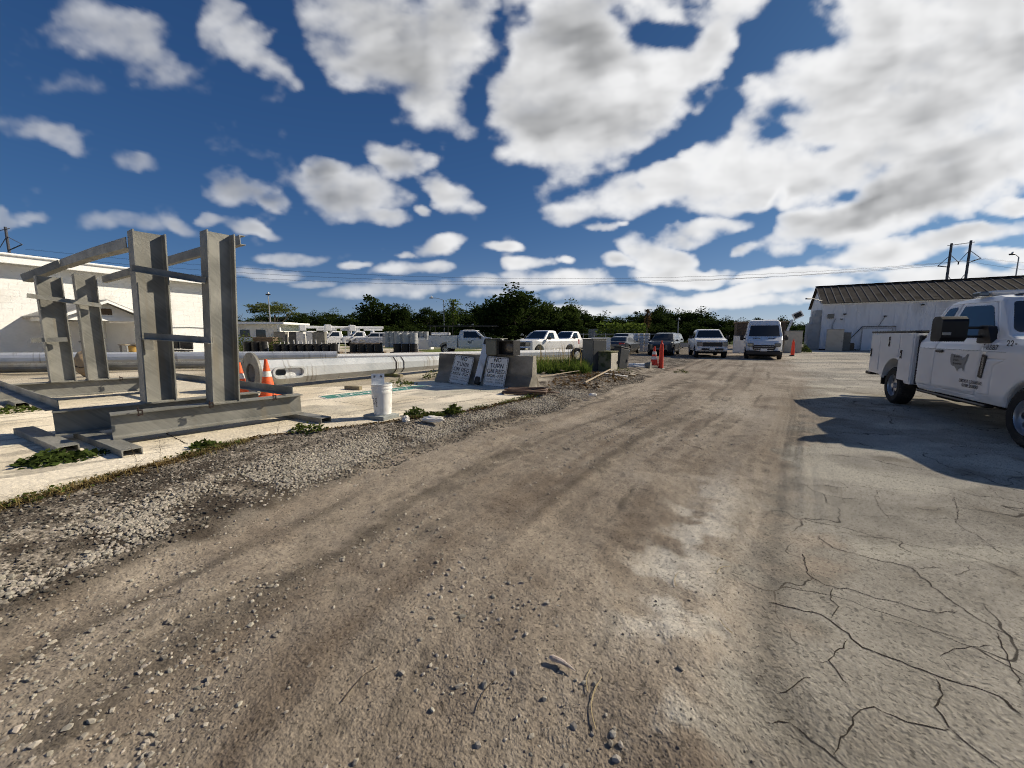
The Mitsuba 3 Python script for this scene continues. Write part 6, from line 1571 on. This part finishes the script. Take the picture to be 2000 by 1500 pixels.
SEG = [(560, 'behind the low white building'), (640, 'above the cabinet row'), (760, 'behind the bucket trucks'), (850, 'behind the grey drum stack'), (1000, 'behind the ladder rack truck'), (1140, 'behind the white pickups'), (1260, 'behind the sedan'), (1345, 'behind the slate car'), (1430, 'behind the crew cab pickup'), (1560, 'behind the white van'), (9999, 'beside the metal building')]
TREES = [(-73.2, 96.9, 6.1, 5.8, 't', 425), (-61.8, 84.9, 6.1, 5.6, 't', 444), (-59.9, 84.8, 5.0, 5.1, 't', 462), (-62.0, 91.0, 5.3, 5.8, 't', 481), (-58.4, 90.3, 6.1, 6.2, 't', 507), (-57.9, 92.9, 6.6, 7.3, 't', 524), (-57.0, 94.9, 5.8, 4.9, 't', 542), (-55.4, 98.0, 7.6, 7.8, 't', 568), (-50.1, 92.1, 6.8, 5.6, 't', 585), (-50.1, 96.9, 7.5, 6.0, 't', 605), (-44.3, 91.2, 6.6, 5.6, 't', 629), (-44.4, 96.8, 7.5, 7.2, 't', 649), (-36.6, 84.2, 6.2, 4.9, 't', 669), (-36.0, 89.9, 6.6, 6.0, 't', 694), (-34.0, 92.9, 8.0, 8.4, 't', 720), (-31.8, 94.9, 7.9, 6.6, 't', 744), (-26.1, 85.7, 7.0, 7.1, 't', 768), (-26.8, 96.8, 8.5, 7.7, 't', 788), (-22.0, 90.1, 7.2, 7.1, 't', 813), (-20.9, 99.9, 7.9, 8.5, 't', 840), (-17.7, 95.4, 7.6, 6.9, 't', 858), (-14.3, 91.7, 7.3, 6.4, 't', 881), (-10.7, 84.0, 7.7, 7.7, 't', 902), (-9.2, 98.8, 9.0, 10.3, 't', 928), (-6.7, 97.2, 9.5, 8.6, 't', 947), (-4.4, 97.7, 8.7, 7.0, 't', 965), (-1.4, 88.1, 8.7, 8.5, 't', 987), (0.7, 97.8, 10.0, 9.3, 't', 1005), (2.5, 84.0, 8.9, 7.9, 't', 1023), (6.3, 98.2, 9.5, 8.9, 't', 1049), (9.3, 97.7, 9.5, 10.1, 't', 1073), (11.5, 93.5, 8.1, 7.7, 't', 1094), (14.7, 95.2, 8.7, 6.7, 't', 1118), (15.6, 87.4, 7.5, 5.8, 't', 1136), (19.1, 93.6, 6.5, 5.8, 't', 1155), (21.0, 90.7, 6.5, 6.9, 't', 1176), (23.9, 90.0, 6.2, 5.5, 't', 1202), (26.2, 87.7, 5.9, 5.6, 't', 1228), (30.6, 92.6, 7.2, 6.8, 't', 1252), (29.9, 84.7, 6.6, 6.2, 't', 1269), (32.6, 84.3, 6.7, 6.3, 't', 1295), (39.9, 95.7, 7.3, 7.1, 't', 1318), (41.8, 93.8, 7.5, 7.2, 't', 1339), (41.6, 87.1, 5.6, 5.9, 't', 1363), (45.4, 88.7, 5.9, 5.1, 't', 1390), (45.1, 84.3, 5.5, 6.0, 't', 1407), (53.2, 95.0, 5.6, 4.3, 't', 1426), (55.5, 94.8, 5.3, 5.1, 't', 1445), (54.2, 88.4, 5.2, 5.8, 't', 1466), (61.1, 95.7, 6.0, 5.0, 't', 1485), (56.9, 85.5, 4.6, 4.1, 't', 1506), (57.9, 84.0, 5.6, 4.7, 't', 1524), (67.3, 93.6, 4.5, 4.9, 't', 1546), (69.8, 93.8, 4.4, 3.5, 't', 1565), (70.2, 90.3, 4.5, 4.0, 't', 1590), (74.3, 92.1, 5.7, 6.0, 't', 1614), (77.1, 91.7, 5.3, 5.9, 't', 1639), (85.1, 98.1, 5.5, 4.9, 't', 1660), (76.0, 85.0, 5.2, 4.4, 't', 1680), (-56.6, 75.4, 3.8, 3.2, 'b', 430), (-56.9, 79.2, 4.3, 3.9, 'b', 453), (-48.0, 71.1, 3.7, 4.6, 'b', 487), (-45.7, 70.7, 3.0, 4.4, 'b', 509), (-45.8, 74.8, 4.0, 4.8, 'b', 534), (-40.2, 70.7, 3.5, 3.5, 'b', 568), (-41.3, 77.4, 3.4, 3.5, 'b', 594), (-37.0, 74.3, 3.8, 4.4, 'b', 620), (-33.6, 73.4, 3.7, 3.3, 'b', 652), (-33.6, 79.5, 3.8, 4.2, 'b', 678), (-29.1, 75.7, 3.2, 3.7, 'b', 708), (-27.6, 78.9, 3.8, 4.9, 'b', 733), (-24.8, 77.8, 3.8, 4.1, 'b', 757), (-19.7, 71.3, 3.5, 3.6, 'b', 790), (-18.9, 78.2, 3.9, 4.6, 'b', 816), (-17.0, 80.0, 3.1, 4.4, 'b', 838), (-13.8, 76.6, 4.1, 3.9, 'b', 862), (-10.7, 70.7, 4.0, 3.5, 'b', 885), (-7.9, 72.4, 3.1, 3.2, 'b', 917), (-5.6, 70.6, 3.0, 4.7, 'b', 939), (-4.0, 79.3, 5.0, 3.7, 'b', 962), (-0.8, 72.0, 3.7, 3.9, 'b', 991), (2.0, 75.7, 4.8, 4.5, 'b', 1019), (5.4, 76.0, 5.0, 4.7, 'b', 1053), (8.3, 74.9, 4.2, 3.7, 'b', 1083), (10.8, 75.2, 5.0, 4.3, 'b', 1109), (12.8, 72.5, 3.0, 4.3, 'b', 1133), (16.1, 77.0, 3.0, 4.8, 'b', 1158), (18.4, 73.3, 3.5, 4.3, 'b', 1190), (21.6, 76.9, 3.7, 4.1, 'b', 1213), (22.7, 70.8, 3.9, 5.0, 'b', 1244), (25.7, 72.6, 4.2, 3.8, 'b', 1269), (27.6, 70.4, 3.8, 3.7, 'b', 1298), (33.1, 77.9, 3.1, 4.8, 'b', 1322), (32.5, 70.7, 3.7, 4.1, 'b', 1349), (38.3, 77.3, 3.4, 4.8, 'b', 1376), (38.5, 72.4, 3.0, 4.8, 'b', 1403), (40.6, 72.1, 3.4, 4.7, 'b', 1427), (42.5, 70.2, 3.9, 4.0, 'b', 1460), (50.1, 77.8, 3.6, 4.1, 'b', 1489), (51.8, 76.5, 3.6, 4.9, 'b', 1514), (50.5, 71.2, 3.7, 3.8, 'b', 1538), (53.5, 71.7, 3.3, 4.7, 'b', 1565), (61.2, 79.1, 4.4, 3.8, 'b', 1588), (60.1, 74.2, 4.0, 4.5, 'b', 1615), (61.6, 72.3, 4.0, 4.1, 'b', 1647), (70.3, 79.4, 3.3, 4.7, 'b', 1671)]
for i, (x, y, h, w, k, px) in enumerate(TREES):
    where = next(s for a, s in SEG if px < a)
    if k == 't':
        lm = 'leaf_dark' if rng.uniform() < .62 or px > 1220 else 'leaf_mid'
        plant(VAR[i % 6], i % 6, 'broadleaf_tree', f'{"dark" if lm == "leaf_dark" else "mid"} green tree in the tree belt {where}', 'tree', x, y, h, w * 1.15, lm, rng.uniform(0, 360), f'{"dark" if lm == "leaf_dark" else "mid"} belt trees {where}')
    else:
        lm = 'leaf_mid' if (rng.uniform() < .5 and px < 1250) else 'leaf_dark'
        plant(BUSH[i % 4], 100 + i % 4, 'bush', f'{"dark" if lm == "leaf_dark" else "mid"} green bush at the foot of the tree belt {where}', 'bush', x, y, h, w * 1.35, lm, rng.uniform(0, 360), f'{"dark" if lm == "leaf_dark" else "mid"} belt bushes {where}')
plant(UMB, 'u', 'umbrella_tree', 'pale flat topped tree spreading beside the left lamp post', 'tree', -48.5, 79, 9.2, 9.6, 'leaf_pale', 20)
plant(VAR[1], 1, 'broadleaf_tree', 'tall rounded dark tree standing above the belt over the bucket trucks', 'tree', -29.3, 84, 10.4, 8.6, 'leaf_dark', 40)
plant(VAR[2], 2, 'broadleaf_tree', 'smaller dark tree right of the tall rounded tree', 'tree', -24.6, 85, 8.6, 6.0, 'leaf_dark', 90)
plant(UMB, 'u', 'umbrella_tree', 'small flat topped tree rising over the belt above the drums', 'tree', -19.5, 90, 9.0, 4.6, 'leaf_dark', 70)
plant(VAR[3], 3, 'oak_tree', 'largest dark broad oak in the middle of the belt', 'tree', .6, 75, 10.9, 12.5, 'leaf_dark', 10)
plant(VAR[0], 0, 'oak_tree', 'dark oak leaning out left of the largest oak', 'tree', -4.0, 77, 9.2, 8.5, 'leaf_dark', 130)
plant(VAR[4], 4, 'broadleaf_tree', 'green tree just right of the largest oak', 'tree', 7.4, 80, 9.0, 8.5, 'leaf_mid', 200)
plant(VAR[5], 5, 'broadleaf_tree', 'green leafy tree second to the right of the largest oak', 'tree', 12.2, 82, 8.4, 8.0, 'leaf_mid', 80)
plant(VAR[2], 2, 'broadleaf_tree', 'dark rounded tree standing above the slate car', 'tree', 35.8, 95, 9.0, 7.0, 'leaf_dark', 0)
plant(VAR[3], 3, 'broadleaf_tree', 'wide dark tree above the crew cab pickup', 'tree', 44.5, 95, 8.2, 9.5, 'leaf_dark', 60)
r = np.random.default_rng(77)
bare = [tube([(-56, 78, 0), (-56, 78, 4)], [.14, .08], 6)]
for q in range(26):
    a, h0 = r.uniform(0, 6.28), r.uniform(2.2, 4)
    bare.append(tube([(-56, 78, h0), (-56 + math.cos(a) * 1.1, 78 + math.sin(a), h0 + 1.4), (-56 + math.cos(a) * 2.0, 78 + math.sin(a) * 1.6, h0 + 2.4 + r.uniform(-.5, .6))], [.05, .03, .012], 4))
one('bare_tree', cat(*bare), 'bark', 'bare grey branched tree left of the flat topped tree', 'tree')
vp = thing('vine_pole', 'pole overgrown with hanging yellow green vines behind the ladder rack', 'pole')
part(vp, 'pole', tube([(-10.6, 70, 0), (-10.5, 70, 7.6)], .14, 8), 'bark')
r = np.random.default_rng(78)
p = np.c_[-10.55 + r.normal(0, .42, 1500) * (1 + (r.uniform(0, 1, 1500) > .6)), 70 + r.normal(0, .35, 1500), r.uniform(.6, 7.8, 1500)]
part(vp, 'vines', leaves(p, .34, r), 'grass_blade')
vp = thing('vine_pole', 'thin pole wrapped in brown vine above the slate car', 'pole')
part(vp, 'pole', tube([(22.9, 66, 0), (22.9, 66, 5.9)], .12, 8), 'bark')
p = np.c_[22.95 + r.normal(0, .22, 500), 66 + r.normal(0, .2, 500), 2.8 + 3.0 * r.uniform(0, 1, 500)]
part(vp, 'vines', leaves(p, .3, r), 'brown_litter')

# ---------------------------------------------------------------- power line and lamp posts
mat('weathered_pole', (.075, .08, .10), .8)
mat('wire_mat', (.03, .032, .036), .6)


def h_frame(label, x, y, dx, dy, top, arm_z):
    t = thing('power_pylon', label, 'pylon')
    a, b = np.array([x, y]), np.array([x + dx, y + dy])
    d = (b - a) / np.linalg.norm(b - a)
    for c, tp in ((a, top), (b, top + .7)):
        part(t, 'pole', tube([(*c, 0), (*c, tp)], [.26, .19], 8), 'weathered_pole')
    e0, e1 = a - d * .9, b + d * .9
    part(t, 'top_bar', tube([(*e0, top - .5), (*e1, top + .4)], .07, 5), 'weathered_pole')
    part(t, 'cross_arm', cat(tube([(*a, arm_z), (*(a - d * 2.6), arm_z + .1)], .10, 5), tube([(*b, arm_z + .9), (*(b + d * 3.0), arm_z + 1.9)], .10, 5)), 'weathered_pole')
    m = (a + b) / 2
    part(t, 'brace', cat(tube([(*(a - d * 2.6), arm_z + .1), (*a, arm_z + 2.2)], .06, 5), tube([(*(b + d * 3.0), arm_z + 1.9), (*b, arm_z + 3.4)], .06, 5), tube([(*a, arm_z + 2.4), (*m, arm_z + 1.0)], .06, 5), tube([(*b, arm_z + 3.4), (*m, arm_z + 1.0)], .06, 5),
                         tube([(*a, arm_z - 1.6), (*m, arm_z - 3.6)], .06, 5), tube([(*b, arm_z - 1.0), (*m, arm_z - 3.6)], .06, 5)), 'weathered_pole')
    part(t, 'insulator', tube([(*m, arm_z + 1.0), (*m, arm_z + .5)], .10, 6), 'dark_trim')


h_frame('two legged power pylon rising behind the metal building roof', 88.1, 80, 4.5, 0.6, 19.8, 15.2)
h_frame('power pylon standing behind the white building at the left edge', -98.6, 75, 4.4, -.4, 20.8, 16.4)


def wire(label, p0, p1, mid, r=.026):
    p0, p1 = np.array(p0, float), np.array(p1, float)
    t = np.linspace(0, 1, 40)[:, None]
    p = p0 + (p1 - p0) * t
    sag = (p0[2] + p1[2]) / 2 - mid
    p[:, 2] -= (4 * t * (1 - t))[:, 0] * sag
    one('power_line', tube(p, r, 5), 'wire_mat', label, 'wire')


wire('uppermost power line wire across the sky', (-91.5, 75, 17.6), (91, 80, 16.4), 12.6)
wire('middle power line wire across the sky', (-96.2, 75, 17.0), (86, 79.6, 15.4), 11.9)
wire('lowest power line wire across the sky', (-101, 75.4, 16.4), (96, 80.6, 16.9), 11.4)
wire('power line wire leaving the pylon over the right edge', (91, 80, 16.4), (190, 84, 15), 12.5)
wire('lower power line wire leaving the pylon over the right edge', (96, 80.6, 16.9), (190, 85.5, 16), 14.5)
wire('power line wire running past the left edge pylon', (-190, 70, 17), (-96.2, 75, 17.0), 15)


def lamp_post(label, x, y, h, arm, head):
    t = thing('lamp_post', label, 'lamp post')
    part(t, 'post', tube([(x, y, 0), (x, y, h)], [.11, .07], 8), 'steel_grey', 30)
    if arm:
        part(t, 'arm', tube([(x, y, h), (x + arm * .5, y, h + .35), (x + arm, y, h + .45)], .045, 6), 'steel_grey', 30)
    hd = part(t, 'lamp_head', mv(box(-.35, .35, -.16, .16, -.1, .1, .06), x + arm * 1.1, y, h + (.42 if arm else .1)), 'dark_trim' if head else 'steel_grey')
    part(hd, 'photo_cell', mv(lathe([(0, .0), (.12, 0), (.14, .12), (.08, .26), (0, .28)], 10), x + arm * 1.1 + .05, y, h + (.52 if arm else .2)), 'white_plastic', 30)


lamp_post('lamp post with a round head beside the flat topped tree', -38.5, 62, 7.8, 0, True)
lamp_post('lamp post with a long curved arm above the vine covered pole', -12.2, 70, 7.7, -2.0, False)
lamp_post('lamp post standing behind the metal building at the right edge', 76.5, 60, 13.2, -1.0, True)
lamp_post('short yard lamp post behind the slate car', 26.5, 62, 3.8, 0, True)
